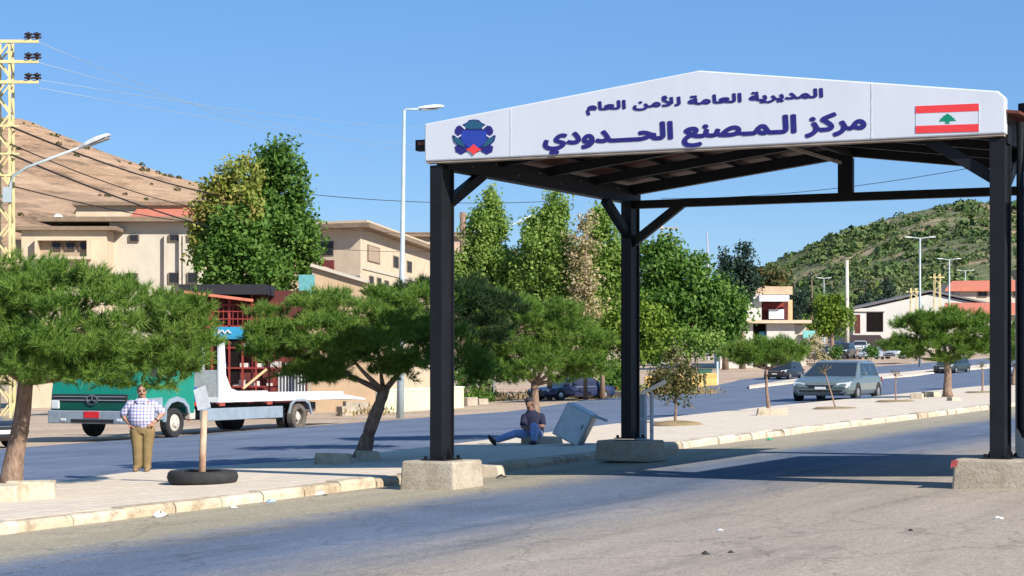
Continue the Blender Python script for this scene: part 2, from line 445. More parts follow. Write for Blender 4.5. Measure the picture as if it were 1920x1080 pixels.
# braces
def brace(p, d, drop, run, z=ZT-0.1): gbeam('brace', flat(p+d*0.05, z-drop), flat(p+d*run, z), 0.13, 0.16)
brace(FL, E2, 0.62, 1.25, ZT-.02); brace(BL, -E2, 0.66, 1.1, ZT-.05); brace(BL, E1, 0.74, 1.06, ZT-0.06); brace(FR, -E1, 0.62, 1.0, ZT+0.06)
brace(FR, E2, 0.62, 0.95); brace(BR, -E1, 0.74, 1.06, ZT-0.06)
MB().beam(flat(ML-E1*0.35+E2*0.3, ZS+RISE-0.0), flat(MR-E1*0.12-E2*0.4, ZS+RISE-0.1), 0.05, 0.05).build('strut', m_rust_lit, **kw)  # paler than the black steel: its sunlit look is put into the colour
# bolt heads on the eave beam
for k in range(1, 9):
    q = FL+E2*(DEP*k/9)+E1*0.105
    MB().box(flat(q, ZS+0.05+(-.05 if k % 2 else .07)), (0.02, 0.03, 0.02)).build('bolt', m_rust_lit, **kw)
# roof sheets; rear overhang lengthened so their shadow reaches the seated man
rf = MB()
for s in (0, 1):
    e = FL+E1*(WID*s)+E1*(-0.3 if s == 0 else 0.3); z0 = ZS+0.31-0.3*RISE/(WID/2)
    q = [flat(e-E2*0.2, z0), flat(ML-E2*0.2, ZS+0.31+RISE), flat(MR+E2*1.3, ZS+0.31+RISE), flat(e+E2*(DEP+1.3), z0)]
    rf.prism(q, UP*0.04)
rf.build('roof_sheet', m_roof, **kw)
# the sign
SO = FL+NO*0.26
U0, U1 = -0.185, WID+0.10
def sp(u, z, o=0.0): return flat(SO+E1*u, z)+NO*o
mid = WID/2
out = [(U0, ZS), (U1, ZS), (U1, ZS+PH-0.09), (U1-0.1, ZS+PH), (mid, ZS+PH+RISE), (U0, ZS+PH)]
MB().prism([sp(u, z) for u, z in out], -NO*0.22).build('sign_panel', m_white, bevel=0.02, **kw)
MB().beam(sp(U0+.02, ZS-0.015, -.1), sp(U1-.02, ZS-0.015, -.1), 0.16, 0.03).build('sign_edge_strip', m_rust_lit, **kw)
for u in (1.28, 6.83):
    sm = MB()
    zt = ZS+PH+RISE*(1-abs(u-mid)/mid)-0.02
    sm.prism([sp(u-0.008, ZS+.02, .001), sp(u+0.008, ZS+.02, .001), sp(u+0.008, zt, .001), sp(u-0.008, zt, .001)], NO*0.003); sm.build('panel_seam', m_seam, **kw)
def suv(px, py):                                      # photo point -> place on the sign face
    d = Vector(((px-960)/F_PX, 1, (HOR-py)/F_PX)); o = Vector((0, 0, HCAM))
    t = (SO-o).dot(NO)/d.dot(NO); q = o+d*t
    return (q-SO).dot(E1), q.z
FORM = {'ا': 'ﺍﺎ', 'أ': 'ﺃﺄ', 'ل': 'ﻝﻞﻟﻠ', 'م': 'ﻡﻢﻣﻤ', 'د': 'ﺩﺪ', 'ي': 'ﻱﻲﻳﻴ', 'ر': 'ﺭﺮ', 'ة': 'ﺓﺔ', 'ع': 'ﻉﻊﻋﻌ', 'ن': 'ﻥﻦﻧﻨ',
        'ك': 'ﻙﻚﻛﻜ', 'ز': 'ﺯﺰ', 'ص': 'ﺹﺺﺻﺼ', 'ح': 'ﺡﺢﺣﺤ', 'و': 'ﻭﻮ', 'ـ': 'ــــ', '\u0001': 'ﻷﻸ'}
def shape(s):
    s = s.replace('لأ', '\u0001'); o = []
    for i, c in enumerate(s):
        if c == ' ': o.append(c); continue
        f = FORM[c]; p = i > 0 and s[i-1] != ' ' and len(FORM[s[i-1]]) == 4
        n = i+1 < len(s) and s[i+1] != ' ' and len(f) == 4
        o.append(f[3] if p and n else f[1] if p else f[2] if n else f[0])
    return ''.join(reversed(o))
def lettering(text, x0, x1, yb, yt, bold):
    c = bpy.data.curves.new('lettering', 'FONT'); c.body = shape(text); c.resolution_u = 6
    o = bpy.data.objects.new('lettering', c); COL.objects.link(o)
    bpy.context.view_layer.update()
    me = bpy.data.meshes.new_from_object(o.evaluated_get(bpy.context.evaluated_depsgraph_get()))
    bpy.data.objects.remove(o); bpy.data.curves.remove(c)
    vs = np.array([v.co[:] for v in me.vertices]); fs = [list(p.vertices) for p in me.polygons]
    lo, hi = vs.min(0), vs.max(0)
    u0, _ = suv(x0, (yb+yt)/2); u1, _ = suv(x1, (yb+yt)/2)
    z0, z1 = yb, yt
    mb = MB(); n = 20
    for k in range(n+1):                                # pen of finite width: copies of the outline swept round an ellipse
        r = 0 if k == 0 else bold
        a = 2*math.pi*k/n
        pts = []
        for v in vs:
            u = u0+bold+(u1-u0-2*bold)*(v[0]-lo[0])/(hi[0]-lo[0])+r*math.cos(a)*1.0
            z = z0+bold+(z1-z0-2*bold)*(v[1]-lo[1])/(hi[1]-lo[1])+r*math.sin(a)*0.8
            pts.append(sp(u, z, 0.004+0.00025*k))
        mb.add(pts, fs)
    return mb.build('lettering', m_navy, **kw)
l1 = suv(1110, 214)[1], suv(1540, 169)[1]
l2 = suv(1050, 289)[1], suv(1562, 212)[1]
lettering('المديرية العامة للأمن العام', 1099, 1544, l1[0]-.02, l1[1]+.06, 0.0135)
lettering('مركز الـمـصنع الحـــدودي', 1018, 1625, l2[0]-.01, l2[1]+.02, 0.022)
# emblem
def em(pts, o): return [sp(*suv(x, y), o) for x, y in pts]
half = [(0, -33), (9, -32), (14, -27), (24, -22), (32, -20), (36, -13), (35, -6), (29, -4), (41, -3), (38, 8), (31, 15), (36, 18), (34, 28), (24, 33), (15, 28), (11, 24), (0, 33)]
full = [(889+x, 257+y) for x, y in half]+[(889-x, 257+y) for x, y in half[-2:0:-1]]
emb = MB().prism(em(full, 0.001), NO*0.006).build('emblem', m_navy, **kw)
def sub(name, pts, mat, o):
    ob = MB().prism(em([(889+x, 257+y) for x, y in pts], o), NO*0.004).build(name, mat, **kw)
    w = ob.data; ob.parent = emb
    return ob
sub('crown_patch', [(0, -32), (8, -30), (16, -24), (20, -18), (8, -15), (-8, -15), (-20, -18), (-16, -24), (-8, -30)], m_teal, 0.007)
sub('shield', [(-22, -12), (22, -12), (26, -2), (20, 12), (8, 20), (-8, 20), (-20, 12), (-26, -2)], m_eblue, 0.007)
for s in (-1, 1):
    sub('leaf_patch', [(s*38, -1), (s*36, 8), (s*28, 15), (s*16, 20), (s*21, 10), (s*28, 2)], m_teal, 0.012)
    sub('slit', [(s*15, -17), (s*26, -25), (s*27, -23), (s*17, -14)], m_white, 0.012)
    sub('slit', [(s*24, -5), (s*30, -1), (s*37, -6), (s*38, -4), (s*30, 2), (s*24, -2)], m_white, 0.012)
sub('diamond', [(0, 13), (6, 19), (15, 24), (7, 27), (0, 34), (-7, 27), (-15, 24), (-6, 19)], m_red, 0.014)
# flag
fl = lambda x, y: (1717+119*x, 199-5*x+(51+1.5*x)*y)
flag = MB().prism(em([fl(0, 0), fl(1, 0), fl(1, 1), fl(0, 1)], 0.001), NO*0.004).build('flag', m_white, **kw)
for a, c in ((0, .27), (.73, 1)):
    ob = MB().prism(em([fl(0, a), fl(1, a), fl(1, c), fl(0, c)], 0.005), NO*0.003).build('stripe', m_red, **kw); ob.parent = flag
ced = [(.5, .31), (.54, .38), (.58, .42), (.56, .44), (.62, .5), (.60, .51), (.64, .6), (.54, .60), (.52, .66), (.55, .69), (.45, .69), (.48, .66), (.46, .60), (.36, .6), (.40, .51), (.38, .5), (.44, .44), (.42, .42), (.46, .38)]
ob = MB().prism(em([fl(*q) for q in ced], 0.005), NO*0.003).build('cedar', m_green, **kw); ob.parent = flag
ob = MB().prism(em([fl(.995, 0), fl(1.005, 0), fl(1.005, 1), fl(.995, 1)], 0.005), NO*0.004).build('flag_edge', m_seam, **kw); ob.parent = flag
# rain pipe behind the right-hand front post, conduit beside the left-hand one
q = FR+E2*0.2+E1*0.22
MB().tube([flat(q, 5.3), flat(q, 1.02), flat(q+E1*0.05, 0.93), flat(q+E1*0.17-E2*.02, 0.9)], [0.055]*4, 10).build('rain_pipe', m_black, smooth=True, **kw)
q = FL-E1*0.14+E2*0.1
MB().tube([flat(q, FL.z+0.75), flat(q, ZS-0.1)], 0.022, 8).build('conduit', m_black, smooth=True, **kw)

# concrete footings (each its own thing)
def footing(p, a, b_, h, label, paint=False, z=None):
    z = p.z if z is None else z
    mb = MB(); top = 0.94
    r0 = [flat(p+E1*x*a/2+E2*y*b_/2, z-0.1) for x, y in ((-1, -1), (1, -1), (1, 1), (-1, 1))]
    r1 = [flat(p+E1*x*a/2*top+E2*y*b_/2*top, z+h) for x, y in ((-1, -1), (1, -1), (1, 1), (-1, 1))]
    o = mb.loft([r0, [a_.lerp(c, .5) for a_, c in zip(r0, r1)], r1]).build('concrete_block', m_conc, bevel=0.035, loc=flat(p, z))
    tag(o, label, 'concrete block', 'concrete footings of the gate canopy')
    if paint:
        m = MB().prism([flat(p-E1*(a/2+.004)-E2*(b_/2+.004), z+h-.13), flat(p-E1*(a/2-.09)-E2*(b_/2+.004), z+h-.10), flat(p-E1*(a/2-.10)-E2*(b_/2-.01), z+h-.01), flat(p-E1*(a/2-.01)-E2*(b_/2-.01), z+h-.02)], -NO*-0.004)
        c = m.build('paint_mark', m_redpaint, loc=flat(p, z)); c.parent = o; c.location = (0, 0, 0)
    return o
footing(FL, 0.95, 0.95, 0.44, 'tan concrete block with a worn corner under the sign end bearing the emblem')
footing(FR, 1.15, 0.8, 0.40, 'concrete block with red paint on its corner under the post beside the flag', True)
footing(BL, 1.15, 0.7, 0.30, 'low shaded concrete block under the rear post beside the grey cabinets', z=BL.z+0.12)
# broken stub of kerb right of the left block
def stone(c, d, rz, label, mat=None, group=None, bevel=0.03):
    mb = MB(); hx, hy, hz = d[0]/2, d[1]/2, d[2]
    j = lambda: rnd.uniform(-0.03, 0.03)
    r0 = [Vector((x*hx+j(), y*hy+j(), -0.04)) for x, y in ((-1, -1), (1, -1), (1, 1), (-1, 1))]
    r1 = [Vector((p.x*0.94+j(), p.y*0.94+j(), hz+j()*.6)) for p in r0]
    o = mb.loft([r0, r1]).build('stone_block', mat or m_kerb, bevel=bevel)
    o.location = c; o.rotation_euler = (0, 0, rz)
    return tag(o, label, 'stone block', group)
KA = math.atan2(DV.y, DV.x)
stone(gnd(913, 893), (0.55, 0.35, 0.2), math.radians(-15), 'pale broken kerb piece beside the left concrete footing of the gate')
stone(gnd(1240, 853), (0.62, 0.34, 0.17), math.radians(10), 'broken kerb piece just behind the rear footing and metal stand')
gS = 'stones edging the pine tree pits'
stone(gnd(58, 935, .15), (0.72, 0.34, 0.26), math.radians(8), 'large pale stone block at the foot of the leftmost pine', group=gS)
stone(gnd(5, 940, .15), (0.5, 0.4, 0.24), math.radians(4), 'stone block cut by the left picture edge below the leftmost pine', group=gS)
stone(gnd(626, 869, .15), (0.72, 0.3, 0.2), math.radians(-4), 'long pale stone block left of the leaning pine trunk', group=gS)
stone(gnd(690, 864, .15), (0.42, 0.3, 0.18), math.radians(14), 'short stone block tucked right of the leaning pine trunk', group=gS)
stone(gnd(1446, 778, .15), (0.95, 0.4, 0.22), math.radians(-5), 'pale stone at the foot of the small flat-topped pine', group=gS)
for k, (x, y, w, l) in enumerate([(1720, 748, .5, 'leftmost rough stone beside the far right umbrella pine'), (1746, 744, .7, 'middle rough stone just left of the far right pine trunk'), (1788, 751, .35, 'small dark stone in front of the far right pine trunk')]):
    stone(gnd(x, y, .15), (w, .4, .22 if k < 2 else .12), rnd.uniform(-.5, .5), l, group=gS)
stone(gnd(1016, 832, .15), (0.95, 0.4, 0.17), math.radians(-8), 'low stone slab the man in jeans sits on')

# second canopy of the next lane, tied to this one by beams that enter at the right edge
m_beige = M('beige_render', (0.50, 0.43, 0.35), 0.85, 0.12, 2.0, bmp=0.1)
A2 = FR+E1*2.3-E2*1.1
g2 = thing('lane_canopy', 'dark beams and beige eave board of the next lane canopy at the right picture edge', 'canopy', A2)
kw2 = dict(parent=g2, world=True)
MB().prism([flat(A2, 5.42), flat(A2+E1*8.3, 5.42), flat(A2+E1*8.3+E2*6.0, 5.42), flat(A2+E2*6.0, 5.42)], UP*0.26).build('roof_slab', m_black, **kw2)
for v, z in ((0.35, 5.5), (DEP-.1, ZS-0.13)): MB().beam(flat(FR+E1*0.2+E2*v, z), flat(A2+E1*0.1+E2*v, z), 0.16, 0.15).build('tie_beam', m_black, **kw2)
MB().beam(flat(FR+E1*0.42+E2*0.75, 5.28), flat(A2+E2*0.75, 5.28), 0.5, 0.12).build('eave_board', m_beige, **kw2)
for u in (0.5, 7.8):
    for v in (0.2, 5.6):
        p = A2+E1*u+E2*v; z0 = G(p.x, p.y); MB().box((p.x, p.y, (5.42+z0)/2), (.26, .26, 5.42-z0), math.atan2(E1.y, E1.x)).build('post', m_black, **kw2)
p = on(1918, 29.5); pl = thing('beige_pillar', 'plain beige pillar cut by the right picture edge behind the rain pipe', 'pillar', p)
MB().box((0.06, 0, 1.55), (.3, .3, 3.1)).build('shaft', m_beige, pl, bevel=.02); MB().box((0.06, 0, 3.16), (.38, .38, .12)).build('cap', m_beige, pl, bevel=.02)

# fallen cabinet, metal stand, tyre sign
m_grey = M('grey_cabinet_paint', (0.42, 0.46, 0.48), 0.5, 0.12, 4)
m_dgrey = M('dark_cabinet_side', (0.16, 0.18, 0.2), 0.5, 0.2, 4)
m_steel = M('white_steel', (0.62, 0.65, 0.68), 0.45, 0.12, 5)
cb = gnd(1062, 836, .15)
ca = thing('metal_cabinet', 'pale grey metal cabinet tipped over beside the black rear post', 'cabinet', cb)
R = Matrix.Rotation(math.radians(-14), 3, 'Z') @ Matrix.Rotation(math.radians(27), 3, 'Y')
cc = Vector((0.20, 0.3, 0.46))
MB().box(cc, (0.62, 0.62, 0.76), rot=R).build('carcass', m_grey, ca, bevel=0.012)
d = R @ Vector((0, -1, 0))
MB().box(cc+d*0.318, (0.57, 0.012, 0.70), rot=R).build('door', m_steel, ca, bevel=0.005)
MB().box(cc+d*0.33+R @ Vector((.22, 0, .05)), (0.025, 0.02, 0.12), rot=R).build('handle', m_dgrey, ca)
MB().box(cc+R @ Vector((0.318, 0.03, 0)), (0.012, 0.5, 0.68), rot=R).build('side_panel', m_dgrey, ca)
MB().beam(cc+R @ Vector((.3, -.1, .36)), cc+R @ Vector((.62, -.1, .40)), .05, .06).build('rail', m_grey, ca)
sb = gnd(1216, 839, .15)
stn = thing('metal_stand', 'white metal frame stand with a tilted top sheet leaning at the rear post', 'stand', sb)
for x, y in ((-.24, 0), (-.06, -.05), (.08, .0), (-.24, .4), (.1, .42)):
    MB().box((x, y, .56), (.045, .045, 1.12)).build('leg', m_steel, stn)
MB().box((-.15, .01, .6), (.15, .012, .98)).build('side_sheet', m_grey, stn)
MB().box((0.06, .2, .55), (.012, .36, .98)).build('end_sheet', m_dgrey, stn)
for z in (.16, .58): MB().box((-.08, -.03, z), (.36, .03, .035)).build('crossbar', m_steel, stn)
MB().prism([(-.27, -.06, 1.06), (.32, -.06, 1.38), (.40, .5, 1.30), (-.22, .5, 1.0)], (0.01, 0, .02)).build('top_sheet', m_steel, stn)
m_tyre = M('tyre_rubber', (0.022, 0.022, 0.024), 0.8, 0.3, 12, bmp=0.3)
m_pole = M('chipped_pole_paint', (0.55, 0.42, 0.31), 0.7, 0.0, 7, c2=(0.30, 0.16, 0.10), stretch=(1, 1, .5))
m_plate = M('grey_plate', (0.36, 0.40, 0.45), 0.5, 0.15, 5)
tb = gnd(380, 906, .15)
ty = thing('tyre_sign', 'old black tyre lying flat with a chipped post and small grey plate standing in it', 'sign', tb)
prof = [(0, .30), (.0, .52), (.03, .55), (.10, .57), (.17, .55), (.20, .52), (.20, .38), (.19, .30)]
MB().lathe((0, 0, 0.005), (0, 0, 1), prof, 40, caps=False).build('tyre', m_tyre, ty, smooth=True, bevel=0)
MB().lathe((0, 0, 0.0), (0, 0, 1), [(0.0, .42), (.10, .40), (.13, .2), (.12, .02)], 20).build('rubble_fill', m_soil, ty)
MB().tube([(-.01, 0, .05), (0.0, 0, .5), (.03, 0, 1.17)], [.058, .055, .05], 10).build('post', m_pole, ty, smooth=True)
MB().prism([(-.14, -.07, 1.50), (.05, -.065, 1.58), (.14, -.065, 1.22), (-.07, -.06, 1.17)], (0, 0.03, 0)).build('plate', m_plate, ty, bevel=0.004)

# litter
m_paper = M('paper_white', (0.75, 0.75, 0.74), 0.8, 0.1); m_lblue = M('pale_blue_plastic', (0.35, 0.5, 0.7), 0.4); m_dark = M('dark_scrap', (0.03, 0.03, 0.03), 0.8); m_lgreen = M('green_plastic', (0.05, 0.4, 0.2), 0.5)
def scrap(px, py, s, mat, label, up=0.005):
    mb = MB(); n = 7
    p = gnd(px, py)
    c = [Vector((math.cos(2*math.pi*i/n)*s*rnd.uniform(.6, 1.2), math.sin(2*math.pi*i/n)*s*rnd.uniform(.6, 1.2), rnd.uniform(0, .35*s))) for i in range(n)]
    for i in range(n): mb.poly([c[i], c[(i+1) % n], Vector((rnd.uniform(-.1, .1)*s, rnd.uniform(-.1, .1)*s, rnd.uniform(.4, .8)*s))])
    mb.poly([Vector((q.x, q.y, 0)) for q in c])
    o = mb.build('litter', mat); o.location = p+Vector((0, 0, up)); tag(o, label, 'litter', 'litter along the kerb and road')
for a in [(300, 970, .14, m_paper, 'crumpled white bag in the gutter below the tyre sign'), (508, 943, .09, m_lblue, 'pale blue scrap in the gutter near the kerb end'),
          (602, 930, .13, m_paper, 'white paper in the gutter nearest the left concrete footing'), (438, 953, .07, m_paper, 'small white scrap against the kerb right of the tyre'),
          (1872, 974, .06, m_paper, 'white scrap on the road near the right picture edge'), (1708, 996, .04, m_dark, 'dark scrap on the road below the flag post'),
          (1350, 997, .05, m_paper, 'white scrap on the foreground asphalt, upper of two by the dark bits'), (1322, 1040, .045, m_dark, 'left dark scrap at the bottom of the foreground asphalt'),
          (1370, 1037, .04, m_dark, 'right dark scrap at the bottom of the foreground asphalt'), (1442, 826, .09, m_lgreen, 'green plastic scrap at the kerb below the small flat pine'), (940, 897, .10, m_dark, 'dark rag at the broken kerb gap by the left footing')]: scrap(*a)
# ------------------------------------------------------------------ trees and plants
m_bark, nt, b, oc = newmat('pine_bark')
mp = nt.nodes.new('ShaderNodeMapping'); mp.inputs['Scale'].default_value = (1, 1, .35); nt.links.new(oc, mp.inputs[0])
n1 = nz(nt, mp.outputs[0], 14, 6, 0.7)
col = ramp(nt, [(0.3, (0.10, 0.062, 0.043)), (0.5, (0.22, 0.145, 0.105)), (0.72, (0.33, 0.24, 0.18))], n1)
nt.links.new(col, b.inputs['Base Color']); b.inputs['Roughness'].default_value = 0.95; bump(nt, b, n1, 0.9, 0.05)
m_needle = Mleaf('pine_needles', [(0.035, 0.085, 0.014), (0.085, 0.175, 0.028), (0.155, 0.255, 0.042), (0.22, 0.28, 0.065)], 1.3, 0.28)
m_needle_shade = Mleaf('shade_painted_needles', [(0.010, 0.028, 0.010), (0.022, 0.050, 0.016), (0.045, 0.085, 0.022)], 1.0, 0.2)  # darker needle copy with the canopy's shade put into the colour
m_leafg = Mleaf('broad_leaf', [(0.036, 0.090, 0.016), (0.085, 0.175, 0.030), (0.165, 0.26, 0.050)], 0.7, 0.38)
m_leafy = Mleaf('yellowing_leaf', [(0.09, 0.15, 0.025), (0.19, 0.24, 0.040), (0.30, 0.29, 0.07), (0.34, 0.23, 0.08)], 0.6, 0.35)
m_leafp = Mleaf('poplar_leaf', [(0.085, 0.16, 0.030), (0.20, 0.30, 0.060), (0.33, 0.41, 0.12)], 0.7, 0.42)
m_leafd = Mleaf('dry_leaf', [(0.20, 0.24, 0.08), (0.40, 0.32, 0.18), (0.50, 0.39, 0.27)], 0.8, 0.3)
m_leafl = Mleaf('lime_leaf', [(0.07, 0.13, 0.015), (0.14, 0.22, 0.025), (0.22, 0.29, 0.045)], 0.6, 0.35)
m_ced = Mleaf('cedar_leaf', [(0.010, 0.026, 0.018), (0.020, 0.045, 0.030), (0.038, 0.065, 0.040)], 0.6, 0.12)
m_leafb = Mleaf('bush_leaf', [(0.022, 0.045, 0.012), (0.05, 0.075, 0.02), (0.12, 0.11, 0.04), (0.14, 0.08, 0.04)], 2.0, 0.25)
m_dead = Mleaf('dry_grass', [(0.16, 0.11, 0.04), (0.30, 0.20, 0.10), (0.38, 0.27, 0.15), (0.16, 0.18, 0.05)], 0.8, 0.25)

def pt_in(lobes, n, shell=0.55):
    """points and outward directions spread through ellipsoid lobes ((centre),(radii)), biased to the shell"""
    w = np.array([r[0]*r[1]*r[2] for _, r in lobes])**0.67; w /= w.sum()
    k = rng.choice(len(lobes), n, p=w)
    d = unit(rng.normal(size=(n, 3))); s = shell+(1-shell)*rng.random(n)**0.7
    C = np.array([c for c, _ in lobes])[k]; Rr = np.array([r for _, r in lobes])[k]
    return C+d*Rr*s[:, None], unit(d/Rr)
def pine_crown(lobes, tufts, per, L, wid, up=0.45):
    # boughs: clumps of shoots sitting on the lobes; each shoot is a twig whose needles fan forward
    nc = max(12, len(lobes)*15); C, Dc = pt_in(lobes, nc, 0.6)
    cr = np.mean([min(r) for _, r in lobes])*rng.uniform(.34, .60, nc)
    k = rng.integers(0, nc, tufts); u = unit(rng.normal(size=(tufts, 3))); u[:, 2] = np.abs(u[:, 2])*.9-.15
    P0 = C[k]+u*cr[k][:, None]*rng.uniform(.3, 1.0, (tufts, 1))*[1.15, 1.15, .75]
    D = unit(u*0.8+Dc[k]*0.35+np.array([0, 0, up])+rng.normal(size=u.shape)*0.25)
    n = tufts*per
    base = np.repeat(P0, per, 0); d = np.repeat(D, per, 0)
    tw = rng.random((n, 1))
    sl = np.repeat(rng.uniform(0.7, 1.4, tufts), per)[:, None]
    org = base+d*tw*L*1.1*sl
    nd = unit(d*(0.55+0.6*tw)+rng.normal(size=(n, 3))*0.55)
    ln = L*sl*rng.uniform(0.6, 1.1, (n, 1))
    side = unit(np.cross(nd, rng.normal(size=(n, 3))))*wid*rng.uniform(.7, 1.2, (n, 1))
    V = np.stack([org-side, org+side, org+nd*ln], 1)
    return V.reshape(-1, 3)
def leaf_crown(lobes, n, size, shell=0.35, up=0.3, clump=True):
    if clump:
        nc = max(8, n//45)
        C, Dc = pt_in(lobes, nc, shell)
        k = rng.integers(0, nc, n)
        c = C[k]+np.clip(rng.normal(size=(n, 3)), -1.7, 1.7)*size*rng.uniform(1.2, 3.0, nc)[k][:, None]
        D = Dc[k]
    else: c, D = pt_in(lobes, n, shell)
    nrm = unit(D*0.6+np.array([0, 0, up])+rng.normal(size=(n, 3))*0.65)
    a = unit(np.cross(nrm, rng.normal(size=(n, 3)))); b_ = np.cross(nrm, a)
    s = size*rng.uniform(0.6, 1.25, (n, 1))
    V = np.stack([c-a*s, c+b_*s*0.6+nrm*s*.12, c+a*s, c-b_*s*0.6+nrm*s*.12], 1)
    return V.reshape(-1, 3)
def limb_mesh(base, fork, ends, r0, r1, wob=0.03):
    mb = MB(); base, fork = Vector(base), Vector(fork); n = 7; pts = []; rs = []
    for i in range(n+1):
        t = i/n; p = base.lerp(fork, t)+Vector((math.sin(t*4+base.x), math.cos(t*5+base.y), 0))*wob*math.sin(math.pi*t)
        pts.append(p); rs.append((r0*(1+0.35*(1-t)**6))*(1-t)+r1*t)
    mb.tube(pts, rs, 10)
    for e in ends:
        e = Vector(e); m_ = fork.lerp(e, .5)+Vector((0, 0, -0.08*(e-fork).length))
        q = base.lerp(fork, .93)
        mb.tube([q, m_, e], [r1*.62, r1*.36, r1*.12], 7)
    return mb
def pine(foot, lobes, trunk_top, r, tufts, per, label, L=0.135, wid=0.0062, mat=None, group='pines along the median', ends=None, kids=None):
    t = thing('pine_tree', label, 'tree', foot, 0, group)
    ends = ends or [tuple(Vector(c)+Vector((0, 0, -rr[2]*.2))) for c, rr in lobes[:7]]
    limb_mesh(foot, trunk_top, ends, r, r*.72).build('trunk', m_bark, t, True, True)
    V = pine_crown([(np.array(c), np.array(rr)) for c, rr in lobes], tufts, per, L, wid)
    npmesh('crown', V, 3, mat or m_needle, t, True)
    return t
def lob(list_, Y, depth=1.0):
    """(px, py, rx px, ry px[, dy m]) at distance Y -> ellipsoids of real size"""
    s = F_PX/Y; out = []
    for q in list_:
        px, py, rx, ry = q[:4]; dy = q[4] if len(q) > 4 else 0
        p = P(px, py, Y); out.append(((p.x, p.y+dy, p.z), (rx/s, depth*(rx+ry)/2/s, ry/s)))
    return out
# leftmost pine
f = gnd(20, 918, .15)
pine(f, lob([(40, 600, 150, 95), (150, 610, 130, 95, -.5), (250, 625, 105, 85), (330, 640, 62, 66), (-90, 600, 140, 100), (90, 555, 120, 62, .6), (230, 580, 100, 55, .5), (10, 650, 110, 60, -.8), (140, 665, 120, 55, -.9), (250, 670, 90, 45, .6), (330, 590, 50, 35, .4), (150, 530, 80, 35, .2), (50, 525, 70, 32, -.2), (180, 690, 110, 42, -.3), (300, 680, 80, 45, 0), (90, 685, 90, 38, .5), (-40, 680, 90, 40, -.2), (120, 700, 60, 24, -.2), (210, 702, 70, 26, .2), (300, 695, 70, 28, -.2), (350, 675, 42, 36, .2), (280, 712, 60, 20, -.3), (350, 700, 40, 24, -.1), (90, 712, 60, 20, -.5)], f.y, 1.15),
     (f.x+.25, f.y, f.z+1.85), .165, 4600, 46, 'big umbrella pine left of the man in the checked shirt')
# leaning pine in front of the gate's left post
f = gnd(678, 862, .15)
pine(f, lob([(560, 615, 75, 52), (510, 650, 42, 40, -.3), (640, 640, 80, 50, -.6), (720, 640, 80, 52, -.5), (800, 650, 70, 48, .2), (870, 690, 48, 34, .3), (600, 585, 60, 40, .4), (700, 590, 80, 42, .5), (800, 585, 70, 40, .6), (660, 690, 90, 28, 0), (540, 690, 54, 26, .2), (790, 692, 60, 26, -.3), (880, 705, 40, 20, -.2), (600, 700, 50, 20, -.3), (500, 615, 34, 30, .2)], f.y, 1.15),
     P(722, 725, f.y), .15, 4000, 46, 'leaning pine with a forked trunk left of the front gate post',
     ends=[P(560, 640, f.y), P(640, 650, f.y-.4), P(760, 690, f.y), P(800, 620, f.y+.3), P(700, 600, f.y+.4)])
# pine standing in the gate's shade behind the post
f = gnd(826, 832, .15)
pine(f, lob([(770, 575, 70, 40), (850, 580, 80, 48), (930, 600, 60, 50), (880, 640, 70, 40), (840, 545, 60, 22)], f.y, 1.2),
     P(832, 690, f.y), .12, 1500, 42, 'dark shaded pine whose trunk is hidden behind the front left gate post', mat=m_needle_shade)
f = gnd(1003, 812, .15)
pine(f, lob([(930, 630, 70, 60), (1000, 625, 70, 60), (1070, 650, 72, 52), (1120, 670, 42, 42), (1000, 685, 110, 36), (950, 590, 60, 40), (1050, 605, 50, 30), (900, 660, 50, 36), (1060, 698, 70, 20), (940, 698, 60, 18)], f.y, 1.1),
     P(1003, 715, f.y), .13, 3200, 40, 'round pine standing behind the seated man', L=.16, wid=.0075)
# small flat topped pine on the right part of the median
f = gnd(1441, 770, .15)
pine(f, lob([(1395, 665, 40, 16), (1430, 660, 50, 18), (1475, 663, 34, 17), (1440, 672, 66, 12), (1378, 668, 26, 13), (1490, 668, 24, 13), (1410, 668, 40, 15), (1460, 655, 34, 12)], f.y, 1.2),
     P(1437, 688, f.y), .06, 1300, 32, 'small flat-topped pine with a thin dark trunk on the median', L=.17, wid=.009)
f = gnd(1777, 744, .15)
pine(f, lob([(1715, 635, 50, 32), (1770, 620, 62, 34), (1830, 630, 45, 40), (1760, 655, 80, 24), (1690, 655, 30, 22), (1800, 600, 45, 16), (1735, 605, 40, 16), (1840, 665, 30, 18)], f.y, 1.1),
     P(1775, 672, f.y), .18, 2700, 32, 'bushy umbrella pine left of the right gate post', L=.20, wid=.011)
f = gnd(1900, 722, .15)
pine(f, lob([(1895, 655, 42, 32), (1925, 640, 40, 30)], f.y, 1.0), P(1903, 690, f.y), .12, 500, 30, 'half hidden pine right of the flag post at the picture edge', L=.24, wid=.014)

# small tree and saplings on the median
def broad(name, label, Y, foot, lobes, n, size, mat, r, top, group=None, bark=None, cat='tree', shell=.35, depth=1.0, ends=None):
    t = thing(name, label, cat, foot, 0, group); lo = lob(lobes, Y, depth)
    for c0, r0_ in list(lo):                            # small sprays that break the outline
        for _ in range(3):
            dv = Vector((rnd.gauss(0, 1), rnd.gauss(0, 1), rnd.gauss(.35, 1))).normalized(); q = rnd.uniform(.22, .4)
            lo.append((tuple(c0[i]+dv[i]*r0_[i]*rnd.uniform(.85, 1.08) for i in range(3)), tuple(v*q for v in r0_)))
    ends = ends or [c for c, _ in lo[:6]]
    limb_mesh(foot, top, ends, r, r*.6).build('trunk', bark or m_bark, t, True, True)
    npmesh('crown', leaf_crown([(np.array(c), np.array(rr)) for c, rr in lo], n, size, shell), 4, mat, t, True)
    return t
f = gnd(1267, 792, .15)
